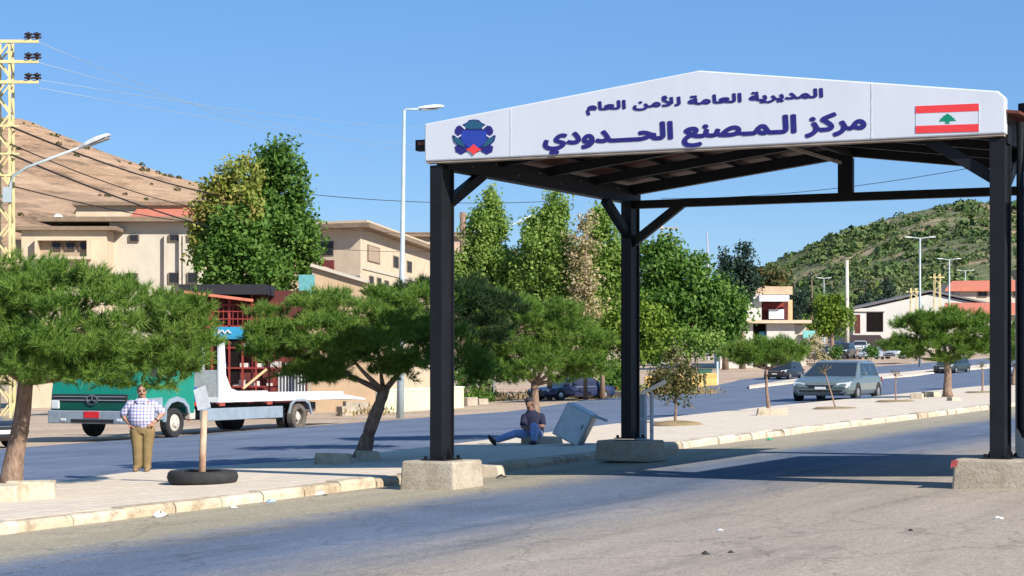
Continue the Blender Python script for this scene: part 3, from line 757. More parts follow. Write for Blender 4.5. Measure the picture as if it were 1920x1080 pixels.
broad('small_tree', 'small olive-green tree with reddish leaf tips behind the metal stand', f.y, f, [(1262, 700, 40, 34), (1245, 720, 30, 30), (1285, 715, 28, 34), (1262, 675, 24, 22), (1265, 745, 26, 18)], 2600, .055, m_leafb, .045, P(1266, 752, f.y))
mb = MB()
rg = MB().lathe((0, 0, 0), (0, 0, 1), [(0, .75), (.08, .6), (.12, .3), (.11, .02)], 16).build('soil_mound', m_dead); rg.location = gnd(1270, 797, .15); tag(rg, kind='structure')
m_twig = M('sapling_bark', (0.26, 0.17, 0.12), 0.9, 0.3, 12)
def sapling(pts, label, twigs=5, r=.03):
    p0 = gnd(*pts[0], .15); Y = p0.y; w = [p0]+[P(x, y, Y) for x, y in pts[1:]]
    t = thing('sapling', label, 'sapling', p0, 0, 'bare saplings on the median')
    mb = MB().tube(w, [r*(1-.6*i/len(w)) for i in range(len(w))], 6)
    for k in range(twigs):
        u = rnd.uniform(.5, 1); q = w[-2].lerp(w[-1], u); mb.tube([q, q+Vector((rnd.uniform(-.3, .3), rnd.uniform(-.2, .2), rnd.uniform(.05, .35)))], [.012, .004], 4)
    mb.build('stem', m_twig, t, True)
    lo = [((q.x, q.y, q.z), (.25, .25, .2)) for q in (w[-1], w[-1])]
    npmesh('foliage', leaf_crown([(np.array(c), np.array(r_)) for c, r_ in lo], 70, .035, .1, clump=False), 4, m_leafb, t, True)
sapling([(1567, 766), (1556, 728), (1545, 692)], 'leaning bare sapling in front of the silver minivan')
sapling([(1680, 752), (1679, 725), (1680, 700)], 'thin upright bare sapling right of the silver minivan', 3)
sapling([(1842, 735), (1843, 705), (1841, 684)], 'bare sapling between the far right umbrella pine and the gate post', 3, .05)
for x, y in ((1567, 766), (1680, 753), (1842, 736)):
    rg = MB().lathe((0, 0, 0), (0, 0, 1), [(0, .8), (.05, .65), (.06, .3), (.06, .02)], 14).build('soil_mound', m_dead); rg.location = gnd(x, y, .15); tag(rg, kind='structure')

# broadleaf and poplar trees behind the side road
gB = 'trees beyond the side road'
bt_ = m_bark
Y = 96; broad('broadleaf_tree', 'tall rounded dark green tree behind the tow truck', Y, on(510, Y), [(520, 305, 44, 40), (530, 355, 56, 55), (525, 420, 66, 62), (480, 450, 88, 66), (545, 475, 62, 62), (442, 485, 42, 52, -5), (455, 440, 28, 36, -4.5), (495, 515, 62, 46, -5), (425, 520, 30, 34, -5), (480, 455, 42, 56, -4.5), (560, 430, 40, 60)], 30000, .14, m_leafg, .2, P(510, 520, Y), gB, depth=.8)
Y = 92; broad('broadleaf_tree', 'yellowing tree in front of the red tiled roof', Y, on(430, Y), [(445, 335, 40, 34), (415, 375, 46, 40), (455, 385, 36, 44), (393, 420, 30, 36), (382, 455, 22, 36), (425, 425, 40, 36)], 9500, .12, m_leafy, .14, P(435, 500, Y), gB, depth=.8)
Y = 104; broad('poplar_tree', 'light green poplar just right of the front left gate post', Y, on(905, Y), [(918, 395, 22, 34), (908, 440, 42, 48), (902, 500, 56, 52), (912, 560, 56, 46), (880, 550, 46, 56), (932, 515, 42, 60)], 25000, .115, m_leafp, .12, P(908, 470, Y), gB, depth=.8)
Y = 102; broad('poplar_tree', 'dense green poplar with a ragged top under the canopy beam', Y, on(1030, Y), [(1045, 378, 18, 16), (1038, 410, 30, 26), (1015, 432, 46, 28), (1028, 470, 54, 46), (1005, 530, 48, 66), (1045, 570, 58, 66), (1040, 500, 52, 66)], 34000, .115, m_leafp, .13, P(1035, 470, Y), gB, depth=.8)
Y = 100; broad('poplar_tree', 'half dried pinkish poplar between two green ones', Y, on(1098, Y), [(1098, 430, 18, 34), (1095, 480, 32, 52), (1082, 545, 26, 60), (1108, 560, 30, 60)], 4600, .10, m_leafd, .10, P(1098, 440, Y), gB, shell=.2, depth=.8)
Y = 103; broad('poplar_tree', 'green poplar left of the rear gate post', Y, on(1130, Y), [(1122, 425, 26, 32), (1132, 475, 38, 54), (1128, 540, 52, 60), (1152, 510, 32, 58), (1138, 590, 50, 46)], 23000, .115, m_leafp, .12, P(1130, 480, Y), gB, depth=.8)
Y = 97; broad('shrub', 'yellow-green bush seen left and right of the rear gate post', Y, on(1180, Y), [(1190, 600, 48, 42), (1150, 620, 44, 38), (1225, 625, 34, 42), (1195, 655, 50, 34), (1110, 640, 40, 30)], 9000, .12, m_leafy if False else m_leafl, .08, P(1185, 640, Y), gB, cat='bush')
Y = 128; broad('broadleaf_tree', 'large dark green spreading tree right of the rear gate post', Y, on(1290, Y), [(1225, 500, 40, 46), (1280, 520, 56, 48), (1260, 570, 56, 50), (1330, 570, 60, 50), (1370, 585, 34, 34), (1300, 620, 62, 40), (1340, 625, 50, 26), (1225, 570, 44, 60), (1250, 470, 24, 20)], 24000, .17, m_leafg, .25, P(1290, 600, Y), gB, depth=.9)
Y = 112; broad('shrub', 'dusty grey-green bush under the large spreading tree', Y, on(1310, Y), [(1290, 640, 42, 24), (1330, 645, 34, 22), (1235, 650, 30, 26)], 3000, .11, m_leafp, .06, P(1300, 650, Y), gB, cat='bush')
Y = 232; broad('broadleaf_tree', 'bright lime-green tree between the kiosk and the white warehouse', Y, on(1555, Y), [(1550, 585, 32, 24), (1570, 605, 34, 26), (1538, 610, 26, 22), (1585, 590, 18, 18), (1560, 570, 20, 16)], 5500, .2, m_leafl, .16, P(1553, 630, Y), gB)
Y = 215; broad('broadleaf_tree', 'drab brownish tree behind the kiosk roof', Y, on(1455, Y), [(1440, 525, 34, 20), (1400, 530, 30, 16)], 2200, .26, m_leafb, .15, P(1440, 560, Y), gB)
# cedar with layered branches
def conifer(label, px, pyt, pyb, half, Y, n, mat, group):
    f = on(px, Y); t = thing('conifer', label, 'tree', f, 0, group); s = F_PX/Y
    top = P(px, pyt, Y); bot = P(px, pyb, Y)
    limb_mesh(f, tuple(top), [], .3, .05).build('trunk', m_bark, t, True, True)
    lo = []; K = 9
    for k in range(K):
        u = (k+.4)/K; z = top.z+(bot.z-top.z)*u; w = half/s*(.12+.95*u**.8)
        for j in range(2+k//2):
            a = rnd.uniform(0, 6.28); r_ = w*rnd.uniform(.35, .75)
            lo.append(((top.x+math.cos(a)*r_, Y+math.sin(a)*r_, z+rnd.uniform(-.3, .3)), (w*.42, w*.42, .42)))
    npmesh('crown', leaf_crown([(np.array(c), np.array(r_)) for c, r_ in lo], n, .2, .2), 4, mat, t, True)
gC = 'dark conifers at the hill foot'
conifer('dark blue-green conifer with ragged twin tops left of the kiosk', 1392, 462, 560, 40, 205, 5200, m_ced, gC)
conifer('shorter dark conifer joined to the left of its taller twin', 1360, 462, 555, 26, 204, 3200, m_ced, gC)
for k, (px, t, b_, h, Yk, l) in enumerate([(1490, 520, 600, 26, 250, 'dark conifer right above the kiosk at the hill foot'), (1522, 512, 590, 28, 262, 'dark conifer left of the pale concrete pole'), (1560, 528, 590, 24, 256, 'short dark conifer just left of the pale concrete pole'), (1620, 530, 590, 24, 290, 'dark conifer behind the left slope of the warehouse roof'), (1662, 520, 580, 24, 296, 'dark conifer rising behind the middle of the warehouse roof')]):
    conifer(l, px, t, b_, h, Yk, 1800, m_ced, gC)
# small round bushes near the parked cars
Y = 150
for px, py, r_, l in [(1567, 661, 10, 'small round bush in front of the dark parked cars'), (1633, 658, 9, 'small round bush left of the white parked sedan')]:
    f = on(px, Y); broad('round_bush', l, Y, f, [(px, py, r_, r_*.95)], 700, .09, m_leafg, .05, P(px, py+8, Y), 'round bushes by the parked cars', cat='bush')
Y = 140; f = on(1527, Y); broad('dry_bush', 'tan dried bush left of the parked cars', Y, f, [(1525, 655, 20, 18), (1540, 672, 16, 14)], 700, .12, m_leafd, .04, P(1527, 672, Y), cat='bush')
# weeds and dry scrub along the far side of the side road
V = []
for a, c_, n, hgt, s in ((866, 1180, 330, .35, .13), (650, 720, 60, .2, .08), (1180, 1340, 160, .3, .1)):
    for i in range(n):
        px = rnd.uniform(a, c_); Yq = rnd.uniform(104, 113) if a > 800 else rnd.uniform(78, 84)
        p = on(px, Yq); V.append((p.x, p.y, p.z+rnd.uniform(0.02, hgt)*rnd.random()))
V = np.array(V); n = len(V)*4; C = np.repeat(V, 4, 0)+rng.normal(size=(n, 3))*[.35, .35, .1]
lo = rng.normal(size=(n, 3))*.3+[0, 0, 1.0]; lo = unit(lo+rng.normal(size=(n, 3))*.25); sd = unit(np.cross(lo, rng.normal(size=(n, 3))))*.05
T = np.stack([C-sd, C+sd, C+lo*rng.uniform(.1, .34, (n, 1))], 1)
o = npmesh('dry_grass', T.reshape(-1, 3), 3, m_dead); tag(o, kind='stuff', label='dry straw-coloured grass and weeds on the verge beyond the side road', cat='grass')
hedge = [((*P(px, 705+rnd.uniform(-8, 8), Yq),), (rnd.uniform(.8, 1.5), 1.0, rnd.uniform(.5, .9))) for px, Yq in [(875, 100), (905, 106), (885, 103), (1135, 108), (1155, 106), (1085, 109), (1172, 108)]]
for k, (c, r_) in enumerate(hedge):
    pos = ['at the left end of the verge right of the front post', 'second from the left behind the dark sedan', 'low and furthest left behind the front gate post', 'above the open blue car door', 'just right of the open blue car door', 'behind the roof of the old sedan', 'nearest the rear gate post on the left']
    f = Vector((c[0], c[1], G(c[0], c[1]))); t = thing('verge_bush', 'green verge bush '+pos[k], 'bush', f, 0, 'bushes on the verge')
    npmesh('crown', leaf_crown([(np.array(c), np.array(r_)), (np.array((c[0], c[1], f.z+.3)), np.array((r_[0], r_[1], .4)))], 1300, .1), 4, m_leafl if k % 2 else m_leafg, t, True)
    MB().tube([f, Vector(c)], [.05, .03], 6).build('stem', m_bark, t, True)
# ------------------------------------------------------------------ people
m_skin = M('skin', (0.36, 0.19, 0.125), 0.55, 0.1, 8); m_skin_d = M('tanned_skin', (0.20, 0.105, 0.07), 0.55, 0.1, 8)
m_hair = M('dark_grey_hair', (0.035, 0.028, 0.024), 0.7, 0.3, 30)
m_lip = M('lips', (0.26, 0.09, 0.07), 0.5); m_eye = M('eye_dark', (0.02, 0.015, 0.012), 0.3)
m_khaki = M('khaki_cotton', (0.19, 0.135, 0.060), 0.85, 0.2, 7, bmp=0.15)
m_shoe = M('black_leather', (0.02, 0.018, 0.016), 0.5, 0.2); m_tanshoe = M('tan_shoe', (0.20, 0.14, 0.08), 0.6, 0.2)
m_jean = M('blue_denim', (0.25, 0.33, 0.56), 0.85, 0.25, 6, bmp=0.15); m_navyshirt = M('navy_cotton', (0.008, 0.011, 0.035), 0.85, 0.2, 6, bmp=0.15)
m_cap = M('dark_cap', (0.02, 0.02, 0.026), 0.8, 0.2)
# checked shirt: crossing bands woven into the cloth
m_check, nt, b, oc = newmat('checked_shirt')
sx = nt.nodes.new('ShaderNodeSeparateXYZ'); nt.links.new(oc, sx.inputs[0])
col = (0.66, 0.68, 0.80)
def band(axis, per, off, w, c, prev, k):
    f = mth(nt, 'FRACT', mth(nt, 'ADD', mth(nt, 'MULTIPLY', sx.outputs[axis], 1/per), off))
    return mix(nt, mth(nt, 'MULTIPLY', mth(nt, 'LESS_THAN', f, w), k), prev, c)
for ax in (0, 2):
    col = band(ax, .062, .1, .34, (0.12, 0.13, 0.38), col, .55)
    col = band(ax, .062, .22, .12, (0.03, 0.03, 0.12), col, .75)
    col = band(ax, .124, .62, .10, (0.20, 0.06, 0.26), col, .5)
nt.links.new(col, b.inputs['Base Color']); b.inputs['Roughness'].default_value = .85

def fused(mb, name, mat, parent, vox=0.011, it=5):
    """close all the overlapping lofts of one figure part into a single continuous skin"""
    o = mb.build(name, mat, parent)
    r = o.modifiers.new('r', 'REMESH'); r.mode = 'VOXEL'; r.voxel_size = vox
    s_ = o.modifiers.new('s', 'SMOOTH'); s_.factor = .5; s_.iterations = it
    bpy.context.view_layer.update()
    me = bpy.data.meshes.new_from_object(o.evaluated_get(bpy.context.evaluated_depsgraph_get()))
    old = o.data; o.modifiers.clear(); o.data = me; bpy.data.meshes.remove(old)
    me.polygons.foreach_set('use_smooth', [True]*len(me.polygons))
    return o
def ringl(mb, rows, n=14):
    """loft through (centre, half-width x, half-depth y) rows stacked upward"""
    mb.loft([[Vector((c[0]+a*math.cos(2*math.pi*i/n), c[1]+d*math.sin(2*math.pi*i/n), c[2])) for i in range(n)] for c, a, d in rows])
def limb(mb, pts, rs, n=12):
    # subdivide for a soft taper
    P_, R_ = [], []
    for k in range(len(pts)-1):
        for j in range(4):
            t = j/4; P_.append(Vector(pts[k]).lerp(Vector(pts[k+1]), t)); R_.append(rs[k]*(1-t)+rs[k+1]*t)
    P_.append(Vector(pts[-1])); R_.append(rs[-1]); mb.tube(P_, R_, n)
    for p, r in zip(pts, rs): mb.ell(p, (r*.98,)*3, 10)
def hand(mb, w, d, up, s=1.0, side=1, curl=.5):
    """palm, four unequal curled fingers and a thumb; w wrist, d pointing direction, up = back of the hand"""
    w, d = Vector(w), Vector(d).normalized(); up = Vector(up); x = d.cross(up).normalized()*side; up = x.cross(d).normalized()*side
    R = Matrix((x, d, up)).transposed()
    mb.ell(w+d*.045*s, (.042*s, .055*s, .018*s), 12, rot=R)
    for k, (o, L) in enumerate([(-.030, .072), (-.010, .082), (.011, .076), (.030, .058)]):
        a = w+d*.085*s+x*o*s; b1 = a+d*L*.45*s-up*curl*.012*s; c1 = b1+(d*(1-curl*.6)-up*curl).normalized()*L*.35*s; d1 = c1+(d*(1-curl)-up*curl*1.3).normalized()*L*.28*s
        mb.tube([a-d*.015*s, b1, c1, d1], [.0105*s, .0098*s, .009*s, .007*s], 8)
    a = w+d*.025*s-x*.036*s; mb.tube([a, a+(d*.6-x*.7).normalized()*.04*s, a+(d*.85-x*.4-up*.3).normalized()*.078*s], [.015*s, .012*s, .009*s], 8)
def head(mb, c, s, yaw=0.0):
    """skull, jaw, nose, brow, ears and neck stub around c; face looks along -y turned by yaw"""
    R = Matrix.Rotation(yaw, 3, 'Z'); q = lambda x, y, z: Vector(c)+R @ Vector((x, y, z))*s
    mb.ell(q(0, .015, .03), (.078*s, .096*s, .098*s), 16, rot=R)
    mb.ell(q(0, -.025, -.045), (.062*s, .070*s, .068*s), 14, rot=R)
    mb.ell(q(0, -.062, -.088), (.034*s, .03*s, .026*s), 10, rot=R)
    mb.ell(q(0, -.075, .018), (.058*s, .026*s, .014*s), 10, rot=R)
    mb.tube([q(0, -.085, .012), q(0, -.104, -.016), q(0, -.112, -.032)], [.010*s, .015*s, .018*s], 8)
    for e in (-1, 1):
        mb.ell(q(e*.083, .012, -.008), (.013*s, .024*s, .034*s), 8, rot=R); mb.ell(q(e*.04, -.07, -.03), (.026*s, .02*s, .022*s), 8, rot=R)
    return q, R

# the standing man
base = gnd(266, 884, .15)
man = thing('person', 'stout man in checked shirt and khaki trousers standing with hands at his hips', 'person', base, math.radians(3))
W = 1.28                                              # a broad, heavy man
body = MB()
q, R = head(body, (0.0, -.02, 1.475), .98, math.radians(12))
limb(body, [(0, .02, 1.30), (0, 0, 1.42)], [.075, .068])
ringl(body, [((0, 0, .86), .17*W, .14), ((0, -.02, 1.0), .18*W, .17), ((0, -.01, 1.15), .175*W, .15), ((0, .01, 1.27), .16*W, .12), ((0, .015, 1.33), .07*W, .07)])
ARM = {-1: [(-.21, .01, 1.235), (-.365, .06, 1.03), (-.215, -.07, .885)], 1: [(.21, .01, 1.235), (.385, .03, 1.08), (.235, -.12, .90)]}
for sgn in (-1, 1):
    a = ARM[sgn]; limb(body, a, [.064, .05, .034])
    d = Vector((-sgn*.8, -.25, -.45)) if sgn > 0 else Vector((.75, -.45, -.45))
    hand(body, a[2], d, Vector((0.1*sgn, -.9, .35)), 1.0, sgn, .75)
    hx = .105
    limb(body, [(sgn*.10*W, 0, .80), (sgn*.085*W, -.015, .44), (sgn*.078*W, .01, .085)], [.10, .062, .045])
    body.ell((sgn*.085*W, -.05, .045), (.05, .12, .04), 12)
fused(body, 'body', m_skin, man)
sh = MB()
ringl(sh, [((0, -.01, .84), .175*W, .155), ((0, -.025, .93), .188*W, .19), ((0, -.025, 1.03), .190*W, .192), ((0, -.015, 1.15), .184*W, .165), ((0, 0, 1.23), .172*W, .135), ((0, .01, 1.295), .115*W, .105), ((0, .005, 1.35), .072*W, .085)], 20)
for sgn in (-1, 1):
    a = [Vector(p) for p in ARM[sgn]]; limb(sh, [a[0]+Vector((-sgn*.03, 0, .005)), a[0], a[0].lerp(a[1], .78)], [.085, .082, .083])
sh.ell((.03, -.10, .86), (.09, .07, .075), 10)
shirt = fused(sh, 'shirt', m_check, man, .012, 4)
co = MB(); co.prism([(-.075, -.095, 1.35), (-.005, -.125, 1.27), (-.06, -.135, 1.255), (-.11, -.09, 1.31)], (0, -.012, .006)); co.prism([(.075, -.095, 1.35), (.02, -.125, 1.27), (.075, -.135, 1.255), (.115, -.09, 1.31)], (0, -.012, .006))
co.build('collar', m_check, man, bevel=.004)
tr = MB()
ringl(tr, [((0, 0, .70), .15*W, .125), ((0, 0, .78), .172*W, .145), ((0, -.005, .88), .172*W, .145), ((0, -.005, .91), .168*W, .142)], 18)
for sgn in (-1, 1):
    limb(tr, [(sgn*.088*W+.01, 0, .76), (sgn*.072*W+.012, -.02, .44), (sgn*.066*W+.005, 0, .10)], [.128, .098, .080]); tr.ell((sgn*.078*W, -.01, .08), (.085, .095, .04), 12)
fused(tr, 'trousers', m_khaki, man, .012, 4)
MB().lathe((0, -.005, .895), (0, 0, 1), [(0, .165), (.035, .165)], 20).build('belt', m_shoe, man).scale = (1.32, .90, 1)
for sgn in (-1, 1):
    s_ = MB(); s_.ell((sgn*.082*W, -.065, .035), (.055, .135, .045), 14); s_.ell((sgn*.08*W, .03, .05), (.05, .06, .05), 12); s_.build('shoe', m_tanshoe, man, smooth=True)
hr = MB(); hr.ell(q(0, .030, .055), (.083, .092, .088), 16, rot=R); hr.ell(q(0, .06, 0), (.078, .06, .08), 14, rot=R)
for e in (-1, 1): hr.ell(q(e*.075, .02, .03), (.016, .045, .05), 10, rot=R)
fused(hr, 'hair', m_hair, man, .010, 2)
fc = MB()
for e in (-1, 1): fc.ell(q(e*.034, -.086, .002), (.017, .012, .008), 10, rot=R); fc.ell(q(e*.036, -.094, .024), (.026, .010, .007), 8, rot=R)
fc.build('eye', m_eye, man, smooth=True)
MB().ell(q(0, -.092, -.062), (.028, .010, .007), 10, rot=R).build('mouth', m_lip, man, smooth=True)
MB().ell(q(0, -.098, -.048), (.034, .012, .008), 10, rot=R).build('moustache', m_hair, man, smooth=True)
MB().lathe(Vector(ARM[1][2])+Vector((.03, .03, .035)), Vector((.7, .6, .75)), [(0, .041), (.035, .042)], 14).build('wristwatch', m_shoe, man)

# the seated man, legs stretched to the left of the picture
base = gnd(1000, 832, .15)
st = thing('person', 'man in navy shirt and jeans sitting in the shade, one leg stretched out', 'person', base, math.radians(4))
bd = MB()
hc = (-.11, -.10, .92); q, R = head(bd, hc, .95, math.radians(-22))
limb(bd, [(-.05, .0, .72), (-.10, -.06, .84)], [.075, .064])
ringl(bd, [((.02, .02, .17), .19, .15), ((.03, .03, .3), .185, .15), ((.02, .02, .5), .19, .14), ((-.01, 0, .64), .19, .12), ((-.04, 0, .73), .09, .08)])
A_ = {1: [(.185, 0, .61), (.21, -.17, .40), (-.06, -.34, .39)], -1: [(-.20, -.01, .60), (-.25, -.16, .38), (-.15, -.36, .35)]}
for sg in (1, -1):
    limb(bd, A_[sg], [.062, .047, .034])
hand(bd, A_[1][2], (-.9, -.15, -.25), (0, -.6, .8), 1.0, 1, .7); hand(bd, A_[-1][2], (.4, -.6, -.25), (-.3, -.3, .9), 1.0, -1, .7)
L1 = [(-.06, -.05, .20), (-.42, -.30, .24), (-.86, -.42, .10)]; L2 = [(.10, -.05, .20), (-.02, -.46, .40), (-.02, -.52, .07)]
for L in (L1, L2): limb(bd, L, [.095, .062, .045])
fused(bd, 'body', m_skin_d, st)
sh = MB(); ringl(sh, [((.02, .02, .16), .205, .165), ((.03, .02, .3), .215, .18), ((.01, .015, .5), .232, .165), ((-.01, 0, .62), .235, .145), ((-.03, 0, .695), .15, .12), ((-.05, -.01, .755), .085, .085)], 18)
for sg in (1, -1):
    a = [Vector(p) for p in A_[sg]]; limb(sh, [a[0]+Vector((-sg*.03, 0, 0)), a[0], a[0].lerp(a[1], .75)], [.085, .08, .078])
fused(sh, 'shirt', m_navyshirt, st, .012, 4)
tr = MB(); ringl(tr, [((.02, .01, .02), .19, .16), ((.02, .01, .14), .205, .17), ((.02, .02, .26), .195, .165)], 16)
limb(tr, [L1[0], L1[1], Vector(L1[1]).lerp(Vector(L1[2]), .92)], [.125, .092, .078]); limb(tr, [L2[0], L2[1], Vector(L2[1]).lerp(Vector(L2[2]), .85)], [.125, .096, .078])
fused(tr, 'jeans', m_jean, st, .012, 4)
for c, rot in (((-.95, -.44, .10), Matrix.Rotation(.9, 3, 'Y')), ((-.06, -.56, .045), Matrix.Rotation(.5, 3, 'Z'))):
    s_ = MB(); s_.ell(c, (.15, .058, .055) if c[0] < -.5 else (.075, .13, .045), 14, rot=rot); s_.build('shoe', m_shoe, st, smooth=True)
cp = MB(); cp.ell(q(0, .012, .065), (.084, .10, .075), 16, rot=R); cp.ell(q(0, -.11, .055), (.07, .07, .010), 14, rot=R); fused(cp, 'cap', m_cap, st, .009, 2)
fc = MB()
for e in (-1, 1): fc.ell(q(e*.033, -.084, .002), (.016, .011, .007), 8, rot=R)
fc.build('eye', m_eye, st, smooth=True)
MB().ell(q(0, -.09, -.06), (.026, .009, .006), 8, rot=R).build('mouth', m_lip, st, smooth=True)
# ------------------------------------------------------------------ vehicles
m_glass = Mglass('car_glass'); m_rim = M('wheel_rim', (0.42, 0.43, 0.44), 0.35, 0.1, metal=0.7)
m_lens = M('headlamp_lens', (0.62, 0.66, 0.68), 0.12, 0.05, spec=0.8); m_blkpl = M('black_plastic', (0.018, 0.018, 0.02), 0.6, 0.2)
m_tail = M('tail_lens', (0.35, 0.02, 0.02), 0.2); m_chrome = M('chrome', (0.55, 0.56, 0.58), 0.2, 0.05, metal=0.9)
m_plateW = M('number_plate_white', (0.72, 0.72, 0.70), 0.5); m_plateR = M('number_plate_red', (0.55, 0.02, 0.025), 0.5)
def paint(name, c, rough=0.25, metal=0.3):
    m = M(name, c, rough, 0.08, 2.0, metal=metal, spec=0.6); b = m.node_tree.nodes['Principled BSDF']
    b.inputs['Coat Weight'].default_value = 0.4; b.inputs['Coat Roughness'].default_value = 0.12
    return m
KIND = {'van': dict(top=[(0, .36), (.015, .44), (.06, .50), (.24, .60), (.40, .63), (.94, .63), (1, .46)], w0=.235, r0=.50, r1=.93, w1=.985, seats=(.34, .56, .76, .94)),
        'suv': dict(top=[(0, .40), (.015, .50), (.06, .56), (.26, .61), (.40, .63), (.95, .63), (1, .48)], w0=.27, r0=.42, r1=.92, w1=.985, seats=(.33, .55, .75, .93)),
        'sedan': dict(top=[(0, .38), (.015, .47), (.06, .53), (.30, .63), (.45, .65), (.80, .66), (.98, .62), (1, .48)], w0=.28, r0=.44, r1=.70, w1=.86, seats=(.34, .53, .72, .79))}
def car(name, label, foot, rz, L, Wd, H, kind, mat, group=None, plate=m_plateW, door=False):
    """nose toward local -y"""
    t = thing(name, label, 'car', foot, rz, group); k = KIND[kind]; hw = Wd/2; zb = .13*H
    def top(u):
        for (a, za), (b_, zb_) in zip(k['top'], k['top'][1:]):
            if u <= b_: return H*(za+(zb_-za)*(u-a)/(b_-a))
        return H*k['top'][-1][1]
    def wid(u):
        e = max(0, (.13-u)/.13) if u < .13 else max(0, (u-.9)/.1)
        return hw*(1-.20*e*e)
    rings = []
    for u in [0, .012, .03, .06, .10, .15, .2, .27, .34, .42, .55, .7, .82, .9, .95, .985, 1]:
        y = u*L; w = wid(u); zt = top(u); zl = zb+(.06*H if u < .02 or u > .985 else 0)
        half = [(0, zl), (w*.86, zl), (w*.95, zl+.05*H), (w, zl+.14*H), (w, zl+(zt-zl)*.62), (w*.97, zt-.05*H), (w*.90, zt-.012*H), (w*.6, zt+.006*H), (0, zt+.012*H)]
        rings.append([Vector((x, y, z)) for x, z in half]+[Vector((-x, y, z)) for x, z in half[-2:0:-1]])
    MB().loft(rings).build('body', mat, t, smooth=False, bevel=.0)
    o = t.children[0] if t.children else None
    # cabin
    zw = lambda u: top(u)-.02*H
    bw, tw = .91*hw, .67*hw
    cab = []
    for u0, u1 in ((k['w0'], k['r0']), (k['w0']+.02, k['r0']+.05), (k['w1']-.04, k['r1']-.05), (k['w1'], k['r1'])): pass
    r0 = [Vector((-bw, k['w0']*L, zw(k['w0']))), Vector((bw, k['w0']*L, zw(k['w0']))), Vector((bw, k['w1']*L, zw(k['w1']))), Vector((-bw, k['w1']*L, zw(k['w1'])))]
    r1 = [Vector((-tw*1.06, (k['r0']-.02)*L, H*.955)), Vector((tw*1.06, (k['r0']-.02)*L, H*.955)), Vector((tw*1.06, (k['r1']+.01)*L, H*.955)), Vector((-tw*1.06, (k['r1']+.01)*L, H*.955))]
    r2 = [Vector((-tw*.9, (k['r0']+.05)*L, H)), Vector((tw*.9, (k['r0']+.05)*L, H)), Vector((tw*.9, (k['r1']-.04)*L, H)), Vector((-tw*.9, (k['r1']-.04)*L, H))]
    MB().loft([r0, r1, r2]).build('cabin', mat, t, bevel=.03*H)
    def pane(nm, a, b_, c, d, ins=.09, off=.006):
        pts = [a, b_, c, d]; ce = sum(pts, Vector())/4; n = (b_-a).cross(d-a).normalized()
        if n.dot(ce-Vector((0, L*.55, H*.5))) < 0: n = -n
        q = [p.lerp(ce, ins)+n*off for p in pts]
        MB().prism(q, n*.006).build(nm, m_glass, t)
    pane('windscreen', r0[0].lerp(r1[0], .04), r0[1].lerp(r1[1], .04), r1[1], r1[0], .07)
    pane('rear_window', r0[3], r0[2], r1[2], r1[3], .12)
    for s in (0, 1):
        A0, A1 = (r0[1], r0[2]) if s else (r0[0], r0[3]); B0, B1 = (r1[1], r1[2]) if s else (r1[0], r1[3])
        lim = k['seats']
        for a, b_ in zip(lim, lim[1:]):
            f = lambda u, z0, z1: z0.lerp(z1, clip((u*L-z0.y)/max(.01, z1.y-z0.y), 0, 1))
            ua = max(a, k['r0']-.10) if a == lim[0] else a
            lo0, lo1 = f(a, A0, A1), f(b_, A0, A1)
            hi0, hi1 = f(max(a, k['r0']+.0), B0, B1), f(min(b_, k['r1']), B0, B1)
            pane('window', lo0.lerp(hi0, .12), lo1.lerp(hi1, .12), hi1.lerp(lo1, .04), hi0.lerp(lo0, .04), .07)
    R_ = .21*H if kind != 'sedan' else .225*H
    for u in (.19, .81):
        for s in (-1, 1):
            x = s*(hw-.10)
            MB().lathe((s*(hw-.24), u*L, R_*1.02), (s, 0, 0), [(0, R_*1.17), (.243, R_*1.17)], 22).build('wheel_arch', m_blkpl, t)
            w = MB().lathe((x-s*.10, u*L, R_), (s, 0, 0), [(0, R_*.7), (0.0, R_*.94), (.03, R_), (.19, R_), (.222, R_*.93), (.222, R_*.66), (.19, R_*.6)], 22).build('wheel', m_tyre, t, smooth=False)
            r = MB().lathe((x+s*.085, u*L, R_), (s, 0, 0), [(0, R_*.64), (.015, R_*.62), (.02, R_*.45), (.03, R_*.12), (.035, R_*.02)], 18)
            r.build('rim', m_rim, t, bevel=0).parent = w
    for s in (-1, 1):
        zt = top(.03)
        MB().loft([[Vector((s*x*hw, y*L, z)) for x, y, z in ((.50, .002, zt-.11*H), (.88, .022, zt-.10*H), (.90, .028, zt-.005*H), (.52, .006, zt-.03*H))], [Vector((s*x*hw, y*L, z)) for x, y, z in ((.54, .07, zt-.08*H), (.94, .10, zt-.05*H), (.93, .12, zt+.035*H), (.56, .09, zt+.03*H))]]).build('headlight', m_lens, t)
        MB().box((s*hw*1.06, (k['w0']+.09)*L, top(.3)+.06*H), (.20, .10, .14)).build('mirror', mat, t, bevel=.03)
        MB().box((s*hw*.78, L*.998, .52*H), (.3*hw, .03, .12*H)).build('tail_light', m_tail, t, bevel=.01)
    MB().prism([(-.44*hw, -.012, top(.015)-.03*H), (.44*hw, -.012, top(.015)-.03*H), (.36*hw, -.012, top(.015)-.12*H), (-.36*hw, -.012, top(.015)-.12*H)], (0, .05, 0)).build('grille', m_blkpl, t)
    MB().prism([(-.43*hw, -.018, top(.015)-.032*H), (.43*hw, -.018, top(.015)-.032*H), (.40*hw, -.018, top(.015)-.05*H), (-.40*hw, -.018, top(.015)-.05*H)], (0, .02, 0)).build('grille_bar', m_chrome, t)
    MB().prism([(-.72*hw, -.006, .27*H), (.72*hw, -.006, .27*H), (.64*hw, -.006, .205*H), (-.64*hw, -.006, .205*H)], (0, .06, 0)).build('air_intake', m_blkpl, t)
    MB().box((0, -.014, .315*H), (.5, .012, .11)).build('number_plate', plate, t)
    if door:
        d = thing_child_door(t, L, hw, H, mat)
    return t
